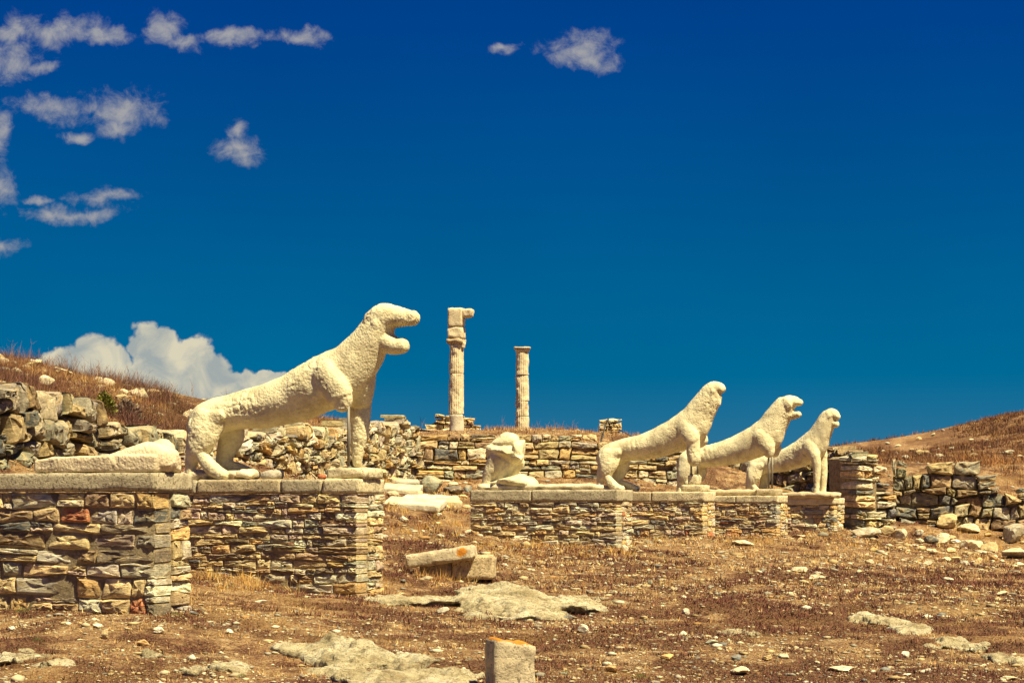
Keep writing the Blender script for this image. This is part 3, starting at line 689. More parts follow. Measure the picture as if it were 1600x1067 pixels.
def ico(sub):
    bm = bmesh.new(); bmesh.ops.create_icosphere(bm, subdivisions=sub, radius=1); V = np.array([v.co[:] for v in bm.verts]); Fs = [tuple(v.index for v in f.verts) for f in bm.faces]; bm.free(); return V, Fs
ICO = {s: ico(s) for s in (1, 2, 3, 4, 5)}
def boulder_mesh(seed, sub=3, dims=(1, 1, 1), planes=9, rough=.05, nscale=2.5):
    rng = random.Random(seed); V, Fs = ICO[sub]; V = V.copy(); R = np.full(len(V), 1.25)
    for _ in range(planes):
        n = Vector((rng.gauss(0, 1), rng.gauss(0, 1), rng.gauss(0, 1))).normalized(); dp = V @ np.array(n); k = rng.uniform(.55, .92)
        R = np.minimum(R, np.where(dp > .05, k / np.maximum(dp, .05), 9))
    V = V * R[:, None]; V = V * (1 + rough * fbm(V + seed * 1.7, nscale, 4, seed)[:, None])
    return V * np.array(dims), Fs
# broken hindquarters on the third pedestal
p = on_ped(ped3, 757); frag = empty('lion_fragment', (p.x, p.y, p.z + .002), -ALPHA)
tag(frag, 'broken lion hindquarters with long plinth, stump of white marble haunches', 'statue')
def lump(c_, dims, seed, planes=7):
    v, f = boulder_mesh(seed, 3, dims, planes, .06, 2.0); return [tuple(np.array(c_) + q_) for q_ in v], f
fuse('haunches', [tube([(.26, -.08, .46, .17, .14), (.19, -.09, .33, .145, .12), (.11, -.10, .18, .09, .09), (.08, -.10, .05, .075, .08)]),
                  tube([(.46, .06, .44, .16, .14), (.38, .06, .33, .14, .13), (.27, .07, .18, .10, .10), (.2, .07, .05, .08, .09)]),
                  tube([(.36, -.01, .42, .17, .16), (.28, -.01, .28, .14, .14), (.2, -.01, .1, .11, .12)]),
                  lump((.33, -.01, .53), (.35, .25, .20), 911, 8), lump((.31, .02, .72), (.21, .17, .10), 913, 7), lump((.52, .0, .58), (.15, .19, .18), 914, 7),
                  lump((.50, -.10, .10), (.30, .16, .15), 905, 7)],
     .012, 1, M_MARBLE, frag, 31, 1.2, LION)
block('plinth', (1.80, .50, .085), M_MARBLE, frag, (.88, 0, -.004), (0, 0, 0), (.70, .62, .43), .03, .015, 12, .05, .006)
# plinth fragment with paws on the nearest pedestal
p = on_ped(ped1, 67, ped1.W * .42); pf = empty('plinth_fragment', (p.x, p.y, p.z + .002), -ALPHA)
tag(pf, 'broken lion plinth with worn paw stumps lying on the nearest pedestal', 'statue fragment')
fuse('slab', [tube([(.06, 0, .055, .05, .2), (.3, 0, .065, .066, .21), (.7, 0, .07, .07, .21), (1.15, 0, .07, .07, .2)], power=9),
              tube([(.72, -.02, .09, .06, .17), (.92, -.04, .11, .10, .15), (1.04, -.04, .12, .115, .14), (1.18, -.05, .10, .10, .13)], power=2.8),
              tube([(1.0, .08, .16, .09, .09), (1.07, .08, .22, .055, .06), (1.12, .06, .18, .06, .07)])],
     .009, 1, M_MARBLE, pf, 47, 1.7, (.70, .60, .41))

# support rods and blocks
def rod(label, a, b, r, name='support_rod'):
    a, b = Vector(a), Vector(b); L = (b - a).length; bm = bmesh.new()
    bmesh.ops.create_cone(bm, cap_ends=True, segments=14, radius1=r, radius2=r, depth=L)
    for v in bm.verts: v.co.z += L / 2
    n = len(bm.verts)
    c2 = bmesh.ops.create_cone(bm, cap_ends=True, segments=14, radius1=r * 1.8, radius2=r * 1.8, depth=.012)
    for v in c2['verts']: v.co.z += .008
    me = bpy.data.meshes.new(name); bm.to_mesh(me); bm.free(); me.materials.append(M_STEEL); me.shade_smooth()
    o = bpy.data.objects.new(name, me); o.location = a; o.rotation_euler = (b - a).to_track_quat('Z', 'Y').to_euler(); link(o)
    return tag(o, label, 'support rod', 'steel rods propping the lions')
def put_block(label, ped, px0, px1, y0, y1, depth, away, color, seed, mat=None, bevel=.015, rough=.006, name='support_block', cat='block', base=0.0, big=0.0, tilt=0.0):
    pm = on_ped(ped, (px0 + px1) / 2, away); s = F / pm.y; w = (px1 - px0) / s - depth * math.sin(ped.alpha) * .9; w = max(w, .05) / math.cos(ped.alpha)
    o = block(name, (w, depth, (y1 - y0) / s), mat or M_PIT, None, (pm.x, pm.y, ped.top + base + .003), (0, 0, -ped.alpha + tilt), color, bevel, rough, seed, .03, big)
    return tag(o, label, cat)
b2 = put_block('squared pale block under the roaring lion\'s remaining foreleg', ped2, 512, 598, 731, 748, .42, ped2.W / 2, CRM, 61)
LW2 = lion2.location; fwd = Vector((math.cos(math.radians(A)), -math.sin(math.radians(A)), 0)); away_v = Vector((math.sin(math.radians(A)), math.cos(math.radians(A)), 0))
def lpt(l, u, v, z): return l.location + fwd * u + away_v * v + Vector((0, 0, z))
bt = (748 - 731) / (F / ped2.d)
rod('single steel rod under the roaring lion\'s cut foreleg', lpt(lion2, 1.85, -.17, bt), lpt(lion2, 1.85, -.17, .76), .015)
put_block('pale lower block stacked on the pedestal beneath the broken-faced lion', ped4, 1064, 1110, 757.5, 768, .46, ped4.W / 2, CRM, 62)
put_block('small upper block holding two rods beneath the broken-faced lion', ped4, 1074, 1097, 742, 757.5, .22, ped4.W / 2, CRM, 63, base=(768 - 757.5) / (F / ped4.d) + .003)
bt4 = (768 - 742) / (F / ped4.d) + .006
def cols_px(ped, px, away): return on_ped(ped, px, away)
q = on_ped(ped4, 1080, ped4.W / 2 - .06); rod('rearmost of the two rods under the broken-faced lion', (q.x, q.y, ped4.top + bt4), (q.x, q.y, ped4.top + .62), .017)
q = on_ped(ped4, 1090, ped4.W / 2 - .06); rod('foremost of the two rods under the broken-faced lion', (q.x, q.y, ped4.top + bt4), (q.x, q.y, ped4.top + .60), .017)
put_block('low pale block under the rods of the smaller open-mouthed lion', ped5, 1180, 1224, 764, 774, .5, ped5.W / 2, TANS, 64)
bt5 = 10 / (F / ped5.d)
q = on_ped(ped5, 1201, ped5.W / 2 - .05); rod('thin rear rod under the smaller open-mouthed lion', (q.x, q.y, ped5.top + bt5), (q.x, q.y, ped5.top + .8), .017)
q = on_ped(ped5, 1206.5, ped5.W / 2 - .05); rod('thin front rod under the smaller open-mouthed lion', (q.x, q.y, ped5.top + bt5), (q.x, q.y, ped5.top + .8), .017)
put_block('broken cream chunk lying on the cap below the roaring lion', ped2, 364, 408, 733, 748, .2, .2, (.74, .66, .46), 65, M_MARBLE, .04, .02, 'stone_chunk', 'stone', 0, .02)
put_block('grey chunk beside the cream one on the roaring lion\'s pedestal', ped2, 406, 440, 735, 748, .2, .22, (.40, .36, .29), 66, M_MARBLE, .03, .015, 'stone_chunk', 'stone', 0, .02)
put_block('small red brick fragment on the roaring lion\'s pedestal', ped2, 497, 509, 741, 748, .1, .15, (.50, .13, .06), 67, M_PIT, .012, .008, 'brick_fragment', 'brick')

# ---------------------------------------------------------------- walls of rubble
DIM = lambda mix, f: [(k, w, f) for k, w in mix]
def wall(name, label, a, b, profile, seed, hm, wm, thick, mix, base_drop=.25, gap=.006, front=(.0, .09), bulge=.03, rough=.014, jit=.26, tilt=.05, skip=.0, cat='wall', wave=.03, split=.18, end=False, group='ruined walls behind the lions', mat=None, zbase=None):
    """a, b: (px, d) of the two ends; profile: top edge as (px, py) list"""
    rng = random.Random(seed)
    A_, B_ = at(a[0], HY, a[1]), at(b[0], HY, b[1]); v = Vector((B_.x - A_.x, B_.y - A_.y, 0)); L = v.length; ang = math.atan2(v.y, v.x)
    ss = np.linspace(0, L, 80); X = A_.x + v.x / L * ss; Y = A_.y + v.y / L * ss
    pxs = CX + F * X / Y; py = np.interp(pxs, [q[0] for q in profile], [q[1] for q in profile]); tz = EYE + (HY - py) * Y / F
    gz = G(X, Y); z0 = (float(gz.min()) if zbase is None else zbase) - base_drop
    e = empty(name, (A_.x, A_.y, z0), ang); tag(e, label, cat, group, 'thing')
    tf = lambda s: float(np.interp(s, ss, tz)) - z0
    cells = courses(L, 0, tf, rng, hm[0], hm[1], wm[0], wm[1], wave, split)
    vis = []
    for c in cells:   # leave out what lies buried in the slope
        zc = max(q[1] for q in c) + z0; sm = sum(q[0] for q in c) / 4
        if zc > float(np.interp(sm, ss, gz)) - .25: vis.append(c)
    lay(e, vis, rng, mix, (0, 0, 0), 0, gap, front, thick * .55, bulge, rough, jit, mat or M_BOULDER, tilt, 'stone', skip)
    if end:
        hN = tf(L); cells = courses(thick, max(0, float(gz[-1]) - z0 - .2), lambda s: hN * (1 - .0 * s), rng, hm[0], hm[1], wm[0], wm[1], wave, split)
        lay(e, cells, rng, mix, (L - .02, .1, 0), math.pi / 2, gap, front, .2, bulge, rough, jit, mat or M_BOULDER, tilt, 'stone', skip)
    # earth and rubble core a hand behind the face
    n = 60; V = []; Fs = []
    for i in range(n):
        s = L * i / (n - 1); t = max(.05, tf(s) - hm[0] * .9)
        for y_, z_ in ((.10, 0), (.10, t), (thick - .05, t), (thick - .05, 0)): V.append((min(max(s, .06), L - .06), y_, z_))
    for i in range(n - 1):
        for k in range(4): k2 = (k + 1) % 4; Fs.append((i * 4 + k, (i + 1) * 4 + k, (i + 1) * 4 + k2, i * 4 + k2))
    Fs += [(0, 1, 2, 3), tuple((n - 1) * 4 + k for k in (3, 2, 1, 0))]
    mesh_obj('core', V, Fs, M_CORE, e)
    return e
wall('boulder_wall', 'rough dry-stone wall of large grey boulders below the scrubby hill behind the nearest pedestal', (-110, 23.8), (305, 33.0),
     [(-110, 590), (0, 606), (60, 612), (100, 612), (138, 622), (150, 655), (200, 668), (235, 672), (262, 690), (305, 698)], 101, (.13, .32), (.18, .55), .7, DIM(MIX_GREY, .56), .1, .014, (.0, .18), .02, .018, .24, .10, .04, wave=.05)
wall('tumbled_wall', 'low tumbled wall of cream and grey rubble seen under the roaring lion', (296, 34.5), (652, 47.5),
     [(296, 692), (350, 685), (385, 676), (420, 680), (455, 675), (500, 676), (530, 672), (575, 668), (588, 660), (612, 668), (618, 655), (632, 655), (636, 668), (652, 680)], 113, (.10, .24), (.12, .42), .6, DIM(MIX_WALL, .74), .1, .008, (.0, .12), .02, .018, .26, .12, .03, wave=.05, split=.25)
wall('coursed_wall', 'long flat-coursed wall across the back below the two columns', (650, 50.4), (1095, 51.2),
     [(650, 686), (668, 675), (690, 676), (745, 680), (760, 684), (800, 684), (850, 678), (905, 682), (940, 690), (1000, 692), (1095, 700)], 127, (.10, .26), (.18, .62), .6,
     DIM([('tan', 8), ('cream', 4), ('grey', 5), ('green', 2), ('brown', 2), ('ochre', 3), ('blue', .6)], .82), .1, .004, (.0, .05), .02, .012, .2, .03, .015, wave=.02, split=.3)
wall('rubble_stack', 'small heap of flat stones behind the base of the taller column', (655, 57.5), (752, 57.5),
     [(655, 676), (668, 664), (684, 652), (700, 649), (728, 650), (738, 658), (745, 664), (752, 674)], 131, (.06, .12), (.2, .5), .7, [('tan', 6), ('cream', 6), ('ochre', 3)], .5, .006, (0, .1), .02, .015, .25, .06, zbase=2.9)
wall('stone_pier', 'short broken pier of stacked stones with a cable, above the back wall', (936, 54.6), (972, 54.6),
     [(936, 657), (948, 654), (964, 654), (966, 668), (972, 676)], 137, (.07, .13), (.16, .34), .5, [('tan', 6), ('cream', 6), ('grey', 3)], .35, .006, (0, .06), .02, .014, .22, .05, end=True, zbase=2.75)
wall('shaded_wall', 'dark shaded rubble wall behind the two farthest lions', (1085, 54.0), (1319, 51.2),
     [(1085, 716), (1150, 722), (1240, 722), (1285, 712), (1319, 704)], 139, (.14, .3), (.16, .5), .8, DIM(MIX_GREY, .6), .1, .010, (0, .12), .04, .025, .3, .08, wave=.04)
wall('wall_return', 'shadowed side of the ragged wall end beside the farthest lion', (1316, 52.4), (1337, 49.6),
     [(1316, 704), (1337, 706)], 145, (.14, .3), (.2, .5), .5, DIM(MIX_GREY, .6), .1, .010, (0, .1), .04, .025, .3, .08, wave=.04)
wall('broken_wall_end', 'sunlit ragged end of the rubble wall beside the farthest lion', (1336, 49.5), (1398, 49.9),
     [(1336, 712), (1346, 706), (1352, 716), (1370, 722), (1376, 742), (1388, 760), (1392, 780), (1398, 800)], 149, (.09, .2), (.22, .55), 1.2, [('tan', 4), ('cream', 6), ('grey', 7), ('blue', 2), ('ochre', 2)], .1, .009, (0, .12), .035, .02, .26, .07, wave=.04, end=False)
wall('field_wall', 'grey dry-stone field wall at the foot of the bare hill', (1394, 50.6), (1690, 50.2),
     [(1394, 738), (1430, 735), (1470, 731), (1520, 735), (1536, 752), (1570, 768), (1620, 775), (1690, 778)], 151, (.10, .30), (.18, .6), .7, DIM([('grey', 8), ('blue', 4), ('green', 4), ('tan', 3), ('brown', 3), ('cream', 2)], .6), .1, .010, (0, .14), .02, .018, .26, .07, .02, wave=.05)

# ---------------------------------------------------------------- columns
def drum(name, parent, z0, z1, r0, r1, flutes, seed, color, depth=.055, chip=.010, mat=None):
    n = max(48, flutes * 6) if flutes else 40; m = max(4, int((z1 - z0) / .06)); V = []; Fs = []
    rows = [0.0, .015 / (z1 - z0)] + [i / m for i in range(1, m)] + [1 - .015 / (z1 - z0), 1.0]
    for i, t in enumerate(rows):
        r = r0 + (r1 - r0) * t - (.012 if i in (0, len(rows) - 1) else 0)
        for k in range(n):
            a = 2 * math.pi * k / n; rr_ = r
            if flutes: rr_ *= 1 - depth * (1 - abs(math.cos(a * flutes / 2)) ** 0.9)
            V.append((rr_ * math.cos(a), rr_ * math.sin(a), z0 + (z1 - z0) * t))
    V = np.array(V); dz = fbm(V + seed, 9, 3, seed) * chip - np.maximum(0, fbm(V + seed, 4, 2, seed + 5) - .35) * chip * 5
    rad = np.hypot(V[:, 0], V[:, 1]); V[:, :2] *= ((rad + dz) / rad)[:, None]
    R = len(rows)
    for i in range(R - 1):
        for k in range(n): k2 = (k + 1) % n; Fs.append((i * n + k, i * n + k2, (i + 1) * n + k2, (i + 1) * n + k))
    Fs.append(tuple(range(n))[::-1]); Fs.append(tuple((R - 1) * n + k for k in range(n)))
    o = mesh_obj(name, V, Fs, mat or M_MARBLE, parent, color=color)
    o.data.shade_smooth() if not flutes else None
    return o
COLM = (0.66, .57, .38)
def ycol(y, d): return EYE + (HY - y) * d / F
d1_ = 55.6; c = at(713, 676, d1_); zb = g1(c.x, c.y) - .15
col1 = empty('stone_column', (c.x, c.y, zb), math.radians(-12)); tag(col1, 'taller fluted column topped by a broken pier block with an overhanging stub', 'column', 'standing columns', 'thing')
zz = lambda y: ycol(y, d1_) - zb
r = 11.9 * d1_ / F
drum('drum', col1, 0, zz(647.5), r, r, 0, 3, (.58, .52, .40))
drum('drum', col1, zz(647.5) + .006, zz(584.5), r * .985, r * .97, 20, 4, COLM)
drum('drum', col1, zz(584.5) + .006, zz(537.5), r * .97, r * .95, 20, 5, COLM)
block('moulding', (r * 2.2, r * 2.1, zz(530) - zz(537.5)), M_PIT, col1, (0, 0, zz(537.5) + .004), color=(.50, .40, .25), bevel=.02, rough=.02, seed=71, res=.05)
block('pier_block', (r * 2.05, r * 1.9, zz(512) - zz(530)), M_MARBLE, col1, (0, 0, zz(530) + .006), color=COLM, bevel=.02, rough=.015, seed=72, res=.05)
tb = block('top_block', (r * 1.95, r * 1.9, zz(482) - zz(512)), M_MARBLE, col1, (0, 0, zz(512) + .008), color=COLM, bevel=.015, rough=.012, seed=73, res=.05)
block('overhang', (.24, r * 1.7, zz(483.5) - zz(496)), M_MARBLE, tb, (r * .97 + .11, 0, zz(496.5) - zz(512)), color=(.60, .50, .33), bevel=.03, rough=.025, seed=74, res=.04)
block('moulding_stub', (.08, .12, .16), M_MARBLE, col1, (r * 1.06, -.04, zz(545)), color=COLM, bevel=.03, rough=.03, seed=75, res=.03)
d2_ = 60.5; c = at(816, 670, d2_); zb = g1(c.x, c.y) - .1
col2 = empty('stone_column', (c.x, c.y, zb)); tag(col2, 'shorter fluted column with a plain flared capital', 'column', 'standing columns', 'thing')
zz = lambda y: ycol(y, d2_) - zb; r = 10.8 * d2_ / F
drum('drum', col2, 0, zz(651), r, r * .99, 20, 13, COLM, .05)
drum('drum', col2, zz(651) + .004, zz(627), r * .985, r * .98, 20, 14, COLM, .08)
drum('drum', col2, zz(627) + .008, zz(586.5), r * .98, r * .965, 20, 15, COLM)
drum('drum', col2, zz(586.5) + .006, zz(552), r * .96, r * .93, 20, 16, COLM)
cap = drum('capital', col2, zz(552) + .004, zz(545.5), r * .93, r * 1.15, 0, 17, COLM, 0, .006)
block('abacus', (r * 2.36, r * 2.3, zz(542.5) - zz(545.5)), M_MARBLE, cap, (0, 0, zz(545.5) + .003), color=COLM, bevel=.015, rough=.01, seed=77, res=.05)

# cable by the pier
def cable(label, pts, r=.012):
    cu_ = bpy.data.curves.new('cable', 'CURVE'); cu_.dimensions = '3D'; cu_.bevel_depth = r; cu_.bevel_resolution = 2
    sp = cu_.splines.new('POLY'); sp.points.add(len(pts) - 1)
    for q_, p_ in zip(sp.points, pts): q_.co = (*p_, 1)
    tmp = bpy.data.objects.new('cable_src', cu_); COL.objects.link(tmp); dg = bpy.context.evaluated_depsgraph_get(); dg.update()
    me = bpy.data.meshes.new_from_object(tmp.evaluated_get(dg)); bpy.data.objects.remove(tmp)
    me.name = 'cable'; me.materials.clear(); me.materials.append(M_CABLE); o = bpy.data.objects.new('cable', me); link(o); return tag(o, label, 'cable')
cable('dark cable hanging down the front of the stone pier', [at(950, 655, 54.2), at(946, 664, 54.15), at(941, 684, 53.2), at(936, 702, 52.6), at(931, 722, 52.2)], .016)
cable('thin pale wire slanting from the pier towards the broken-faced lion', [at(948, 657, 54.2), at(962, 667, 53.5), at(975, 675, 52.6), at(990, 684, 51.8), at(1002, 692, 50.9)], .009)

# ---------------------------------------------------------------- boulders, fallen slabs, outcrops
def boulder(label, px, py, d, w_px, h_px, seed, color, depth=None, rz=0.0, tilt=(0, 0), cat='stone', name='boulder', sub=3, planes=9, group=None, mat=None, rough=.05, ground_it=True, sink=.15):
    """px, py: foot centre in the photo; sizes in photo pixels at distance d"""
    s = F / d; w = w_px / s / 2; h = h_px / s / 2; dp = depth / 2 if depth else w * .8
    V, Fs = boulder_mesh(seed, sub, (w, dp, h), planes, rough); c = at(px, py, d)
    zf = g1(c.x, c.y) if ground_it else c.z
    o = mesh_obj(name, V, Fs, mat or M_BOULDER, None, (c.x, c.y, zf + h * (1 - sink * 2)), (tilt[0], tilt[1], rz or seed * 1.7), False, color)
    return tag(o, label, cat, group)
def dist_at(px, py, lo=13, hi=70):
    """distance where the sight line through a photo pixel meets the ground"""
    ds = np.linspace(lo, hi, 1200); z = EYE + (HY - py) * ds / F; gz = G((px - CX) * ds / F, ds); k = np.argmax(gz >= z)
    return float(ds[k]) if gz[k] >= z[k] else hi
def gboulder(label, px, py, w, h, seed, color, **k):
    return boulder(label, px, py, dist_at(px, py), w, h, seed, color, **k)

# stone bench: slab on two blocks
dT = dist_at(705, 906); sT = F / dT
cT = at(683, 905, dT); gT = g1(cT.x, cT.y)
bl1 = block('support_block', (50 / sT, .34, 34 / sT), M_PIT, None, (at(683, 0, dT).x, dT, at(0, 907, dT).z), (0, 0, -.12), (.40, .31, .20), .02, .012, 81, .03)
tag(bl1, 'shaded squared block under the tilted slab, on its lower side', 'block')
bl2 = block('support_block', (66 / sT, .36, 37 / sT), M_PIT, None, (at(741, 0, dT).x, dT - .02, at(0, 904, dT).z), (0, 0, -.1), (.55, .44, .27), .03, .014, 82, .03)
tag(bl2, 'pitted half-sunlit block under the raised end of the tilted slab', 'block')
ML = mat_lichen((0.50, .42, .28))
def lichen_attr(o, f):
    me = o.data; co = np.empty(len(me.vertices) * 3, np.float32); me.vertices.foreach_get('co', co); co = co.reshape(-1, 3)
    a = me.attributes.new('lichen', 'FLOAT', 'POINT'); a.data.foreach_set('value', f(co).astype(np.float32))
slab = block('tilted_slab', (107 / sT, .40, 21 / sT), ML, None, (at(692, 0, dT).x, dT - .12, at(0, 879.5, dT).z), (0, math.radians(-8.5), -.08), bevel=.03, rough=.012, seed=83, res=.025)
tag(slab, 'tilted limestone slab with an orange lichen patch resting on two blocks', 'slab')
lichen_attr(slab, lambda c_: np.exp(-(((c_[:, 0] - .25) / .075) ** 2 + ((c_[:, 2] - .09) / .06) ** 2)) * .95)

# column stump in the foreground
dS = 14.5; sS = F / dS
cS = at(797, 1067, dS); ez = at(0, 1085, dS).z
stump = block('stone_stump', (.262, .24, 82 / sS), ML, None, (cS.x, cS.y, ez), (0, 0, .30), bevel=.014, rough=.010, seed=44, res=.02, big=.01)
tag(stump, 'broken pitted stone stump with orange lichen along its sloping top, in the foreground', 'stump', kind='thing')
hS = 82 / sS
for v in stump.data.vertices:
    if v.co.z > .05: v.co.z += (-.16 * v.co.x + .008 * math.sin(v.co.x * 40)) * v.co.z / hS
lichen_attr(stump, lambda c_: np.clip((c_[:, 2] - (hS - .16 * c_[:, 0]) + .03) / .04, 0, 1) * .64)

def outcrop(label, parts, seed, name='rock_outcrop', amp=.05):
    """parts: (px, py, w_px, h_px, depth m) overlapping low mounds fused to one rock"""
    d0 = dist_at(parts[0][0], parts[0][1]); V = []; Fs = []; c0 = at(parts[0][0], HY, d0); c0.z = g1(c0.x, c0.y)
    bits = []
    for i, (px, py, w, h, dp) in enumerate(parts):
        d = dist_at(px, py); s = F / d; c = at(px, HY, d); v, f = boulder_mesh(seed + i, 4, (w / s / 2 * 1.1, dp / 2 * 1.15, h / s), 16, .10, 1.9)
        v = v + np.array([c.x - c0.x, c.y - c0.y, g1(c.x, c.y) - c0.z - .27 * h / s]); bits.append((v, f))
    e = empty(name, c0); tag(e, label, 'rock', 'pale bedrock outcrops')
    o = fuse('rock', bits, .022, 2, M_OUT, e, seed, 1.0)
    me = o.data; n = len(me.vertices); co = np.empty(n * 3, np.float32); me.vertices.foreach_get('co', co); co = co.reshape(-1, 3).astype(float)
    no = np.empty(n * 3, np.float32); me.vertices.foreach_get('normal', no); no = no.reshape(-1, 3)
    rg = 1 - np.abs(fbm(co * np.array([1, 1, 1.6]) + seed, 3.2, 4, seed)); co = co + no * (1.2 * amp * (rg - .75))[:, None] + no * (.014 * fbm(co + seed, 15, 3, seed + 1))[:, None] - no * (.045 * np.maximum(0, 1 - np.abs(fbm(co * np.array([1, 1.5, 2]) + 3 * seed, 2.4, 3, seed + 7)) * 9))[:, None]
    me.vertices.foreach_set('co', co.astype(np.float32).ravel()); me.update()
    return e
outcrop('broad pale outcrop spreading in front of the tilted slab', [(800, 944, 200, 44, 1.5), (690, 942, 210, 26, 1.2), (880, 948, 190, 24, 1.4), (625, 940, 90, 14, .7), (830, 962, 170, 20, .9), (755, 938, 140, 34, 1.2), (770, 955, 200, 24, 1.0)], 201)
outcrop('humped grey-green outcrop in the foreground beside the column stump', [(560, 1034, 170, 44, .8), (470, 1018, 130, 26, .6), (630, 1040, 120, 34, .7), (530, 1020, 120, 34, .7)], 211)
outcrop('long low outcrop cut by the lower picture edge near the stump', [(610, 1064, 230, 30, .7), (520, 1052, 140, 20, .6), (700, 1066, 140, 28, .6), (728, 1056, 70, 22, .4)], 221)
outcrop('rounded pale rock bulging from the slope below the far pedestals', [(1152, 988, 66, 14, .5), (1175, 990, 40, 10, .4)], 231, amp=.03)
outcrop('ragged bedrock ridge partway down the right slope', [(1385, 975, 90, 18, 1.0), (1425, 984, 90, 18, 1.0), (1350, 971, 70, 12, .9)], 241)
outcrop('pale bedrock ledge below the ragged ridge', [(1480, 1004, 90, 16, .9), (1512, 1012, 80, 14, .9)], 244)
outcrop('low bedrock ledge at the right picture edge', [(1590, 1036, 70, 14, .6), (1572, 1033, 60, 13, .6)], 247)
outcrop('flat tan slab of bedrock at the lower corner under the nearest pedestal', [(40, 1024, 100, 10, .6), (90, 1038, 80, 8, .4), (-20, 1035, 80, 10, .5)], 251)
outcrop('thin pale bedrock shelf between the nearest pedestal and the humped outcrop', [(235, 1022, 60, 7, .3), (350, 1042, 90, 10, .5), (300, 1046, 60, 7, .4)], 261)
outcrop('pale shelf of rock beyond the broad outcrop', [(925, 937, 90, 8, .4), (970, 942, 50, 6, .3)], 271, amp=.03)

# fallen slabs between the second and third pedestal
for lab, px, py, w, h, dp, rz, col, seed in [
        ('white fallen slab lying lowest in the gap beside the roaring lion\'s pedestal', 648, 792, 90, 15, .5, -.12, (.66, .60, .44), 301),
        ('long white fallen slab topmost in the gap', 628, 768, 60, 13, .45, -.05, (.62, .56, .41), 302),
        ('bright flat slab overlapping the lowest fallen slab', 668, 782, 74, 10, .4, -.2, (.72, .66, .50), 303),
        ('short cream slab at the end of the fallen slabs', 700, 789, 36, 14, .4, .2, (.60, .50, .30), 304),
        ('grey tilted slab behind the fallen white slabs', 632, 757, 44, 12, .35, .1, (.44, .41, .32), 305)]:
    d = dist_at(px, py); s = F / d; c_ = at(px, HY, d)
    tag(block('fallen_slab', (w / s, dp * 1.5, h / s * .8), M_MARBLE, None, (c_.x, c_.y, g1(c_.x, c_.y) - .02), (.14, math.radians(3), rz), col, .010, .007, seed, .03, .012), lab, 'slab', 'fallen slabs in the gap')
gboulder('grey pointed boulder above the fallen white slabs', 676, 770, 36, 30, 311, (.27, .27, .20), planes=6)
gboulder('dark flat boulder right of the grey pointed one', 705, 770, 34, 14, 312, (.14, .12, .10))
gboulder('small blue-grey stone left of the broken lion\'s pedestal', 731, 768, 14, 14, 313, (.16, .18, .17))
# leaning stone and boulders around the right-hand walls
d = 52.5; c_ = at(1313, 716, d); tag(block('leaning_stone', (.16, .12, .40), M_BOULDER, None, (c_.x, c_.y, c_.z - .05), (.1, math.radians(38), .3), (.50, .38, .19), .05, .012, 321, .03), 'tan paddle-shaped stone leaning on the wall beside the farthest lion', 'stone')
RB = [('round cream boulder by the foot of the sunlit wall end', 1406, 842, 28, 24, 'cream'), ('flat wide grey block at the foot of the sunlit wall end', 1352, 838, 44, 16, 'grey'),
      ('squared stone between the flat block and the round boulder', 1384, 836, 24, 16, 'tan'), ('large rounded tan boulder before the field wall', 1480, 822, 42, 26, 'tan'),
      ('dark angular stone downhill of the tan boulder', 1452, 848, 26, 16, 'blue'), ('pale angular stone beside the dark one', 1474, 850, 28, 18, 'cream'),
      ('low cream boulder under the field wall', 1516, 832, 34, 14, 'cream'), ('long cream slab half buried below the field wall', 1516, 858, 52, 20, 'cream'),
      ('tan lump at the end of the half-buried slab', 1548, 862, 28, 16, 'tan'), ('big pale boulder at the picture edge under the field wall', 1585, 846, 40, 34, 'grey'),
      ('flat pale stone at the very edge of the slope', 1592, 872, 44, 20, 'cream'), ('small white stone near the sunlit wall end', 1438, 838, 16, 12, 'white'),
      ('orange-brown stone above the rubble by the field wall', 1462, 812, 26, 14, 'ochre'), ('small grey stone between wall end and field wall', 1432, 806, 24, 10, 'grey'),
      ('cream stone by the foot of the open-mouthed lion\'s pedestal', 1158, 852, 40, 10, 'cream'), ('pale stone at the foot of the farthest pedestal', 1250, 840, 24, 6, 'cream'),
      ('whitish round stone set in the corner of the farthest pedestal', 1237, 828, 17, 18, 'white'), ('tall white wedge stone at the corner of the broken lion\'s pedestal', 975, 864, 12, 18, 'white')]
for i, (lab, px, py, w, h, k) in enumerate(RB): gboulder(lab, px, py, w, h, 330 + i, tuple(c_ * .85 for c_ in PAL[k]), group=None)
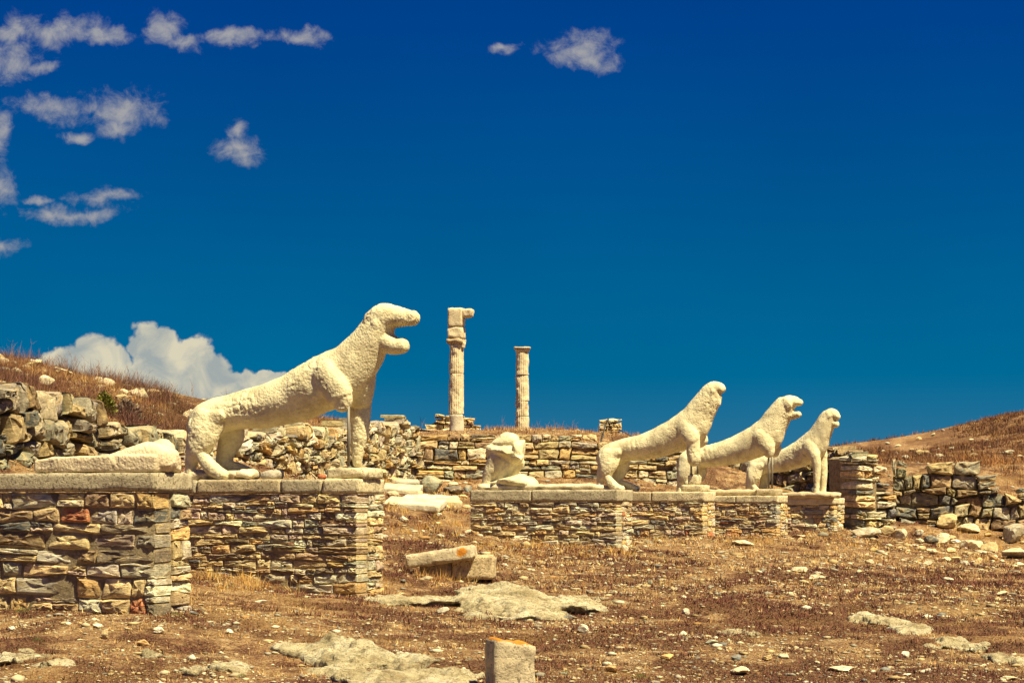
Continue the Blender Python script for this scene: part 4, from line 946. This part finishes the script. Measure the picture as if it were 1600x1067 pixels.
# stones scattered on the slope that stand out on their own
SS = [('cream stone alone on the slope below the broken lion\'s pedestal corner', 1248, 893, 28, 11, 'cream'), ('flat cream stone just below the lone cream stone', 1278, 905, 30, 8, 'cream'),
      ('white stone with shadowed side left of the rounded pale rock', 910, 988, 20, 14, 'white'), ('white pebble-like stone uphill of the rounded pale rock', 1072, 960, 12, 9, 'white'),
      ('grey-green stone below the rounded pale rock', 1112, 1006, 24, 10, 'green'), ('blue-grey stone on the lower slope', 1152, 1031, 18, 9, 'blue'), ('green-grey flat stone right of the blue-grey one', 1224, 1028, 20, 9, 'green'),
      ('ochre stone on the lower slope', 1043, 1031, 22, 11, 'ochre'), ('tan stone with dark base right of the blue-grey one', 1200, 1033, 20, 10, 'tan'), ('pale flat stone near the lower edge', 1156, 1053, 36, 12, 'cream'),
      ('ochre lump near the lower edge', 953, 1049, 22, 13, 'ochre'), ('white upright stone on the lower slope', 1416, 1027, 16, 13, 'white'), ('white flat stone low on the slope', 1417, 1056, 18, 7, 'white'),
      ('pale low ledge stone beside the white flat stone', 1318, 1047, 54, 9, 'cream'), ('thin pale stone at the right of the white flat stone', 1447, 1050, 18, 7, 'white'),
      ('upright tan stone on the grass before the nearest pedestal', 165, 998, 14, 20, 'tan'), ('white stone cluster member before the nearest pedestal', 152, 981, 18, 9, 'white'), ('whitish lump right of the upright tan stone', 250, 990, 22, 12, 'white'),
      ('small white stone by the left edge of the grass', 20, 985, 12, 8, 'white'), ('ochre flat stone below the upright tan stone', 222, 1008, 24, 10, 'ochre'), ('white stone between the near pedestals', 358, 990, 12, 8, 'white'),
      ('blue-grey stone on the dry slope above the humped outcrop', 690, 958, 22, 11, 'grey'), ('reddish stone beyond the humped outcrop', 808, 968, 12, 6, 'rust'), ('dark stone at the end of the broad outcrop', 922, 928, 14, 8, 'dark'),
      ('dark grey stone by the second pedestal\'s corner', 630, 910, 14, 6, 'blue'), ('grey stone right of the broad outcrop', 890, 968, 20, 9, 'blue'), ('grey stone on the open slope', 1016, 914, 12, 9, 'green'),
      ('pale flat stone low in the corner', 1575, 1062, 34, 8, 'cream'), ('dark little stone at the bottom edge', 473, 1060, 12, 10, 'dark'), ('pale stone left of the long low outcrop', 410, 942, 20, 6, 'white'),
      ('white flat stone high on the right slope', 1482, 906, 16, 6, 'white'), ('pale stone on the far right slope', 1565, 930, 22, 8, 'cream'), ('dark-edged white stone on the right slope', 1448, 965, 18, 7, 'white')]
for i, (lab, px, py, w, h, k) in enumerate(SS): gboulder(lab, px, py, w, h, 400 + i, PAL[k], sub=3, name='loose_stone', planes=11)
# stones on the left hill
HS = [('white slanting stone on the scrubby hillside', 76, 606, 30, 20, 'cream'), ('tan block among scrub above the boulder wall', 188, 634, 26, 18, 'tan'), ('dark tilted slab on the hillside near the lion\'s back', 268, 636, 16, 10, 'green'),
      ('pale slab lying down the hillside', 250, 652, 28, 9, 'cream'), ('grey-green boulder on the hill crest', 135, 578, 22, 12, 'green'), ('tilted flat stone behind the roaring lion\'s rump', 293, 652, 18, 14, 'cream'),
      ('dark capping stone on the hill crest', 166, 585, 12, 6, 'dark'), ('ochre-edged slab near the hill crest', 98, 585, 34, 9, 'cream')]
for i, (lab, px, py, w, h, k) in enumerate(HS): gboulder(lab, px, py, w, h, 470 + i, PAL[k], name='hill_stone', tilt=(0, .3))
rng = random.Random(9)
for i in range(26):
    px = rng.uniform(-10, 60) if i < 14 else rng.uniform(150, 240); t = (px - 0) / 240; py = 553 + 62 * t + rng.uniform(2, 28 if i < 14 else 16); w = rng.uniform(12, 30)
    gboulder('pale stone heaped along the crest of the scrubby hill', px, py, w, w * rng.uniform(.45, .7), 500 + i, pick(rng, [('cream', 5, .75), ('tan', 5), ('grey', 3)]), name='crest_stone', sub=2, group='stones on the hill crest')
rng = random.Random(12)
for i in range(30):
    px = rng.uniform(1345, 1600); py = rng.uniform(672, 720) if i > 8 else rng.uniform(700, 722); 
    dd = dist_at(px, py, 50, 140)
    if dd > 139: continue
    w = rng.uniform(8, 20) * (1 if dd < 90 else .6)
    boulder('pale stone on the bare hill beyond the field wall', px, py, dd, w, w * .5, 540 + i, pick(rng, [('cream', 6, .75), ('tan', 3), ('grey', 4)]), name='hillside_stone', sub=2, group='stones on the bare hill')
rng = random.Random(31)
for i in range(70):     # loose rubble along the wall feet
    t = rng.random()
    px, py = (rng.uniform(600, 735), rng.uniform(745, 800)) if t < .3 else ((rng.uniform(560, 740), rng.uniform(790, 850)) if t < .45 else (rng.uniform(1330, 1600), rng.uniform(835, 885)))
    w = rng.uniform(8, 20)
    gboulder('small loose rubble stone lying near the walls', px, py, w, w * rng.uniform(.4, .65), 600 + i, pick(rng, [('cream', 6), ('tan', 5), ('grey', 3), ('white', 2), ('ochre', 1)]), name='rubble_stone', sub=2, group='loose rubble by the walls')

# ---------------------------------------------------------------- pebbles and dry plants (uncountable)
NR = np.random.default_rng(4)
def scatter(n, dlo, dhi, power, xm=.25, pad=1.2):
    u = NR.random(n); e = 1 - power
    d = (dlo ** e + u * (dhi ** e - dlo ** e)) ** (1 / e) if abs(e) > 1e-6 else dlo * (dhi / dlo) ** u
    x = NR.uniform(-1, 1, n) * (xm * d + pad); return x, d
def pebbles():
    V0, F0 = ICO[1]; F0 = np.array(F0); n = 90000
    x, d = scatter(n, 13.5, 56, 1.15); keep = (fbm2(x, d, .5, 2, 33) + .35 * NR.standard_normal(n) - .35 * cover(x, d)) > -.3; x, d = x[keep], d[keep]; n = len(x)
    size = np.clip(NR.lognormal(-4.75, .65, n), .004, .06) * np.clip(d / 22, .8, 1.8); z = G(x, d)
    a = NR.random(n) * 6.28; sc_ = np.stack([size, size * NR.uniform(.6, 1, n), size * NR.uniform(.2, .5, n)], 1)
    jit = 1 + .8 * (NR.random((n, len(V0), 1)) - .5); P = V0[None] * jit * sc_[:, None, :]
    ca, sa = np.cos(a)[:, None], np.sin(a)[:, None]; X = P[:, :, 0] * ca - P[:, :, 1] * sa + x[:, None]; Y = P[:, :, 0] * sa + P[:, :, 1] * ca + d[:, None]; Z = P[:, :, 2] + (z + sc_[:, 2] * .4)[:, None]
    pal = np.array([(.60, .51, .32), (.52, .41, .22), (.68, .62, .45), (.36, .33, .25), (.42, .25, .10), (.46, .34, .17), (.22, .22, .2)]); ci = NR.choice(len(pal), n, p=[.3, .2, .14, .12, .06, .15, .03])
    cols = np.repeat(pal[ci] * NR.uniform(.55, .95, (n, 1)), len(V0), 0)
    Fa = (F0[None] + (np.arange(n) * len(V0))[:, None, None]).reshape(-1, 3)
    return tag(np_mesh('pebbles', np.stack([X, Y, Z], 2).reshape(-1, 3), Fa, M_PEBBLE, False, cols), 'pale pebbles strewn over the dry slope', 'pebbles', kind='stuff')
pebbles()
def blades(name, label, x, y, h, spread, per, width, cols, lean=.5, cat='grass', zoff=0.0, flat=1.0):
    """x,y,h,spread,width: per clump arrays; cols per clump (n,3)"""
    n = len(x); N = n * per; ix = np.repeat(np.arange(n), per)
    a = NR.random(N) * 6.283; r = np.sqrt(NR.random(N)) * spread[ix]; bx = x[ix] + np.cos(a) * r; by = y[ix] + np.sin(a) * r; bz = G(bx, by) - .012 + zoff
    H = h[ix] * NR.uniform(.45, 1.15, N); la = a + NR.normal(0, .9, N); ln = NR.random(N) * lean * H
    tx = bx + np.cos(la) * ln; ty = by + np.sin(la) * ln; tz = bz + flat * H * np.sqrt(np.maximum(.2, 1 - (ln / np.maximum(H, 1e-4)) ** 2 * .6))
    wa = NR.random(N) * 6.283; w = width[ix] * NR.uniform(.6, 1.3, N) / 2; wx, wy = np.cos(wa) * w, np.sin(wa) * w
    V = np.empty((N, 3, 3)); V[:, 0] = np.stack([bx - wx, by - wy, bz], 1); V[:, 1] = np.stack([bx + wx, by + wy, bz], 1); V[:, 2] = np.stack([tx, ty, tz], 1)
    C = cols[ix] * NR.uniform(.72, 1.25, (N, 1)); C = np.repeat(C, 3, 0)
    return tag(np_mesh(name, V.reshape(-1, 3), np.arange(N * 3).reshape(-1, 3), M_STRAW, False, C), label, cat, kind='stuff')
PURP = np.array([(.085, .032, .028), (.13, .048, .036), (.18, .075, .048), (.26, .13, .07)]); STRAW = np.array([(.52, .34, .13), (.44, .26, .10), (.60, .43, .19), (.34, .18, .075)])
# low brown heath
x, d = scatter(66000, 13.2, 52, 1.25); k = cover(x, d) > NR.uniform(.25, .95, len(x)); x, d = x[k], d[k]; n = len(x)
blades('dry_heath', 'low purplish-brown dry heath covering the slope', x, d, NR.uniform(.03, .085, n) * np.clip(d / 18, .9, 1.6), NR.uniform(.03, .10, n) * np.clip(d / 18, 1, 1.8), 12, np.clip(d * .0007, .010, .03), PURP[NR.choice(4, n, p=[.3, .35, .25, .1])], 2.4, 'heath', flat=.7)
x, d = scatter(36000, 13.2, 60, 1.2); k = cover(x, d) < NR.uniform(.0, .8, len(x)); x, d = x[k], d[k]; n = len(x)
blades('dry_grass', 'straw-coloured dry grass tufts on the slope', x, d, NR.uniform(.025, .085, n) * np.clip(d / 20, .9, 1.5), NR.uniform(.02, .08, n) * np.clip(d / 20, 1, 1.6), 9, np.clip(d * .0005, .007, .022), STRAW[NR.choice(4, n)], 2.0, flat=.8)
# straw against the near pedestal and bench
def patch(n, px0, px1, py0, py1, h, per, cols, wd=.0045, spread=.06, lo=13, hi=70):
    px = NR.uniform(px0, px1, n); py = NR.uniform(py0, py1, n); D = np.array([dist_at(a, b, lo, hi) for a, b in zip(px, py)])
    return (px - CX) * D / F, D
xs, ds = [], []
for a in ((220, 0, 290, 915, 950), (90, 300, 600, 900, 925), (14, 655, 760, 900, 912), (90, 600, 735, 745, 850), (80, 738, 985, 850, 872), (60, 985, 1330, 832, 850), (40, 1330, 1600, 830, 860)):
    x, d = patch(a[0], *a[1:], .1, 10, None); xs.append(x); ds.append(d)
x = np.concatenate(xs); d = np.concatenate(ds); n = len(x)
blades('tall_dry_grass', 'taller straw grass growing along the foot of pedestals and walls', x, d, NR.uniform(.06, .16, n), NR.uniform(.04, .10, n), 22, np.clip(d * .00025, .004, .012), np.array([(.58, .36, .10), (.52, .30, .09), (.62, .44, .18), (.40, .20, .08)])[NR.choice(4, n)], .9)
# scrub on the left hill, behind the walls and on the right hill
n = 9000; x = NR.uniform(-17, -3, n); d = NR.uniform(28, 60, n); ok = (x / d * F + CX < 700) & (G(x, d) > EYE + .9); x, d = x[ok], d[ok]; m = fbm2(x, d, .35, 3, 51) + .4 * fbm2(x, d, 1.5, 2, 52); k = m > -.3; x, d, m = x[k], d[k], m[k]; n = len(x)
SCR = 1.0 * np.array([(.13, .055, .038), (.18, .08, .045), (.24, .115, .05), (.30, .16, .065), (.10, .052, .04)])
blades('hill_scrub', 'reddish-brown dry scrub covering the hillside behind the boulder wall', x, d, NR.uniform(.06, .22, n) * np.clip(1 + m, .5, 1.4), NR.uniform(.06, .2, n), 22, np.clip(d * .00026, .007, .016), np.where((fbm2(x, d, .8, 2, 53) + .35 * NR.standard_normal(n) > .38)[:, None], np.array([(.40, .23, .09), (.34, .18, .07), (.46, .29, .12)])[NR.choice(3, n)], SCR[NR.choice(5, n, p=[.25, .25, .2, .15, .15])]), 1.7, 'scrub')
n = 420; x = NR.uniform(-15, -3, n); d = NR.uniform(30, 56, n); ok = (x / d * F + CX < 640) & (G(x, d) > EYE + 1.0) & (fbm2(x, d, .5, 2, 57) > -.1); x, d = x[ok], d[ok]; n = len(x)
blades('hill_shrubs', 'dark purplish twiggy shrubs scattered over the hillside behind the boulder wall', x, d, NR.uniform(.22, .5, n), NR.uniform(.12, .3, n), 110, np.full(n, .010), np.array([(.10, .045, .04), (.14, .065, .05), (.12, .06, .03), (.17, .09, .05)])[NR.choice(4, n)], 1.3, 'scrub')
n = 1900; x = NR.uniform(-6, 8, n); d = NR.uniform(52.3, 62, n); ok = (G(x, d) > EYE + 1.2) & ((np.abs(CX + F * x / d - 705) > 55) | (d > 58)); x, d = x[ok], d[ok]; n = len(x)
blades('crest_grass', 'dry grass along the skyline around the column bases', x, d, NR.uniform(.04, .17, n), NR.uniform(.05, .14, n), 18, np.full(n, .012), np.array([(.42, .24, .10), (.50, .30, .13), (.30, .15, .07)])[NR.choice(3, n)], .6)
n = 30000; x = NR.uniform(7, 42, n); d = NR.uniform(50, 135, n); ok = (np.abs(x / d) < .30) & (x > 7); x, d = x[ok], d[ok]; m = fbm2(x, d, .22, 3, 61) + .2 * NR.standard_normal(len(x)); k = m > -.1; x, d = x[k], d[k]; n = len(x)
near = np.clip((75 - d) / 20, 0, 1)
cc = SCR[NR.choice(5, n)] * .85; gold = np.array([(.38, .19, .065), (.33, .16, .06), (.27, .12, .05)])[NR.choice(3, n)]; g = (NR.random(n) < near * .85)[:, None]
blades('bare_hill_scrub', 'golden and brown dry grass on the bare hill beyond the field wall', x, d, NR.uniform(.10, .34, n), NR.uniform(.08, .35, n), 14, np.clip(d * .0003, .012, .04), np.where(g, gold, cc), 1.5, 'scrub')

# small plants with leaves
def plant(name, label, px, py, w_px, h_px, n_leaf, col, seed, d=None, group=None):
    r = np.random.default_rng(seed); d = d or dist_at(px, py); s = F / d; W_, H_ = w_px / s / 2, h_px / s; c_ = at(px, HY, d); z = g1(c_.x, c_.y)
    e = empty(name, (c_.x, c_.y, z)); tag(e, label, 'plant', group)
    th = r.uniform(0, 6.283, n_leaf); rr_ = np.sqrt(r.random(n_leaf)); zz_ = r.random(n_leaf); k = np.sqrt(np.maximum(.05, 1 - zz_ ** 2))
    B = np.stack([np.cos(th) * rr_ * k * W_, np.sin(th) * rr_ * k * W_, zz_ * H_ * (1 - .3 * rr_)], 1); L = .18 * max(W_, H_) * r.uniform(.6, 1.4, n_leaf)
    D = np.stack([np.cos(th), np.sin(th), r.uniform(.2, 1.6, n_leaf)], 1) + r.normal(0, .4, (n_leaf, 3)); D /= np.linalg.norm(D, axis=1, keepdims=True)
    S_ = np.cross(D, r.normal(0, 1, (n_leaf, 3))); S_ /= np.linalg.norm(S_, axis=1, keepdims=True)
    V = np.stack([B, B + D * L[:, None] * .5 + S_ * L[:, None] * .22, B + D * L[:, None], B + D * L[:, None] * .5 - S_ * L[:, None] * .22], 1).reshape(-1, 3)
    C = np.repeat(np.array(col)[None] * r.uniform(.6, 1.4, (n_leaf, 1)), 4, 0)
    o = np_mesh('foliage', V, np.arange(n_leaf * 4).reshape(-1, 4), M_LEAF, False, C); o.parent = e; o['kind'] = 'stuff'
    # stems
    ns = 7; VV = []; FF = []
    for i in range(ns):
        a = i * 6.283 / ns + seed; t = np.array([math.cos(a) * W_ * .6, math.sin(a) * W_ * .6, H_ * .75]); w = .012 * max(W_, H_) + .002; b0 = len(VV)
        for q_ in ((w, 0, -.02), (-w * .5, w * .87, -.02), (-w * .5, -w * .87, -.02)): VV.append(q_)
        VV.append(tuple(t)); FF += [(b0, b0 + 1, b0 + 3), (b0 + 1, b0 + 2, b0 + 3), (b0 + 2, b0, b0 + 3)]
    mesh_obj('stem', VV, FF, M_TWIG, e)
    return e
M_TWIG = mat_plain('dry_twig', (.12, .07, .04), .9)
plant('green_bush', 'yellow-green bush on the hillside above the boulder wall', 163, 650, 32, 38, 900, (.20, .20, .04), 5, d=dist_at(163, 650, 31))
plant('grey_bush', 'grey leafless cushion bush right of the yellow-green bush', 198, 656, 48, 32, 1000, (.22, .165, .12), 6, d=dist_at(198, 656, 31.5))
for i, (lab, px, py, w, h) in enumerate([('small green weed at the foot of the nearest pedestal', 220, 958, 30, 16), ('grey-green weed near the left picture edge', 36, 958, 26, 10), ('green tuft in the straw beside the nearest pedestal', 30, 940, 30, 8),
                                         ('green weed between the first two pedestals', 362, 920, 22, 9), ('small dark green weed on the foreground slope', 60, 1003, 18, 9), ('green weed at the bottom edge below the rounded rock', 1000, 1060, 22, 8),
                                         ('green weed right of the column stump', 884, 1056, 18, 8), ('small bright weed at the bottom edge below the bedrock shelf', 378, 1060, 18, 8), ('pale green weed by the pedestal corner', 274, 964, 18, 8), ('tiny green weed on the right slope', 1411, 944, 10, 6)]):
    plant('green_weed', lab, px, py, w, h, 130, (.10, .15, .035) if i % 3 else (.14, .17, .07), 20 + i)
# thin dead stalks on the hill crest
def stalks():
    V, Fs, C = [], [], []
    r = random.Random(3)
    for i in range(120):
        px = r.uniform(20, 300) if i < 90 else r.uniform(560, 960); d = r.uniform(46, 54) if i < 90 else r.uniform(55, 61); x = (px - CX) * d / F; z = g1(x, d); h = r.uniform(.25, .6) if i < 90 else r.uniform(.15, .35); lx = r.uniform(-.3, .3) * h; ly = r.uniform(-.3, .3) * h
        def br(p0, p1, w):
            b0 = len(V); V.extend([(p0[0] - w, p0[1], p0[2]), (p0[0] + w, p0[1], p0[2]), (p0[0], p0[1] + w, p0[2]), p1]); Fs.extend([(b0, b0 + 1, b0 + 3), (b0 + 1, b0 + 2, b0 + 3), (b0 + 2, b0, b0 + 3)]); C.extend([(.16, .08, .05)] * 4)
        top = (x + lx, d + ly, z + h); br((x, d, z - .05), top, .006)
        for k in range(r.randint(2, 5)):
            t = r.uniform(.35, .85); p0 = (x + lx * t, d + ly * t, z + h * t); br(p0, (p0[0] + r.uniform(-.15, .15), p0[1] + r.uniform(-.1, .1), p0[2] + r.uniform(.05, .2)), .004)
    return tag(np_mesh('dead_stalks', np.array(V), np.array(Fs), M_STRAW, False, np.array(C)), 'thin dead plant stalks sticking up from the hill crest', 'stalks', kind='stuff')
stalks()
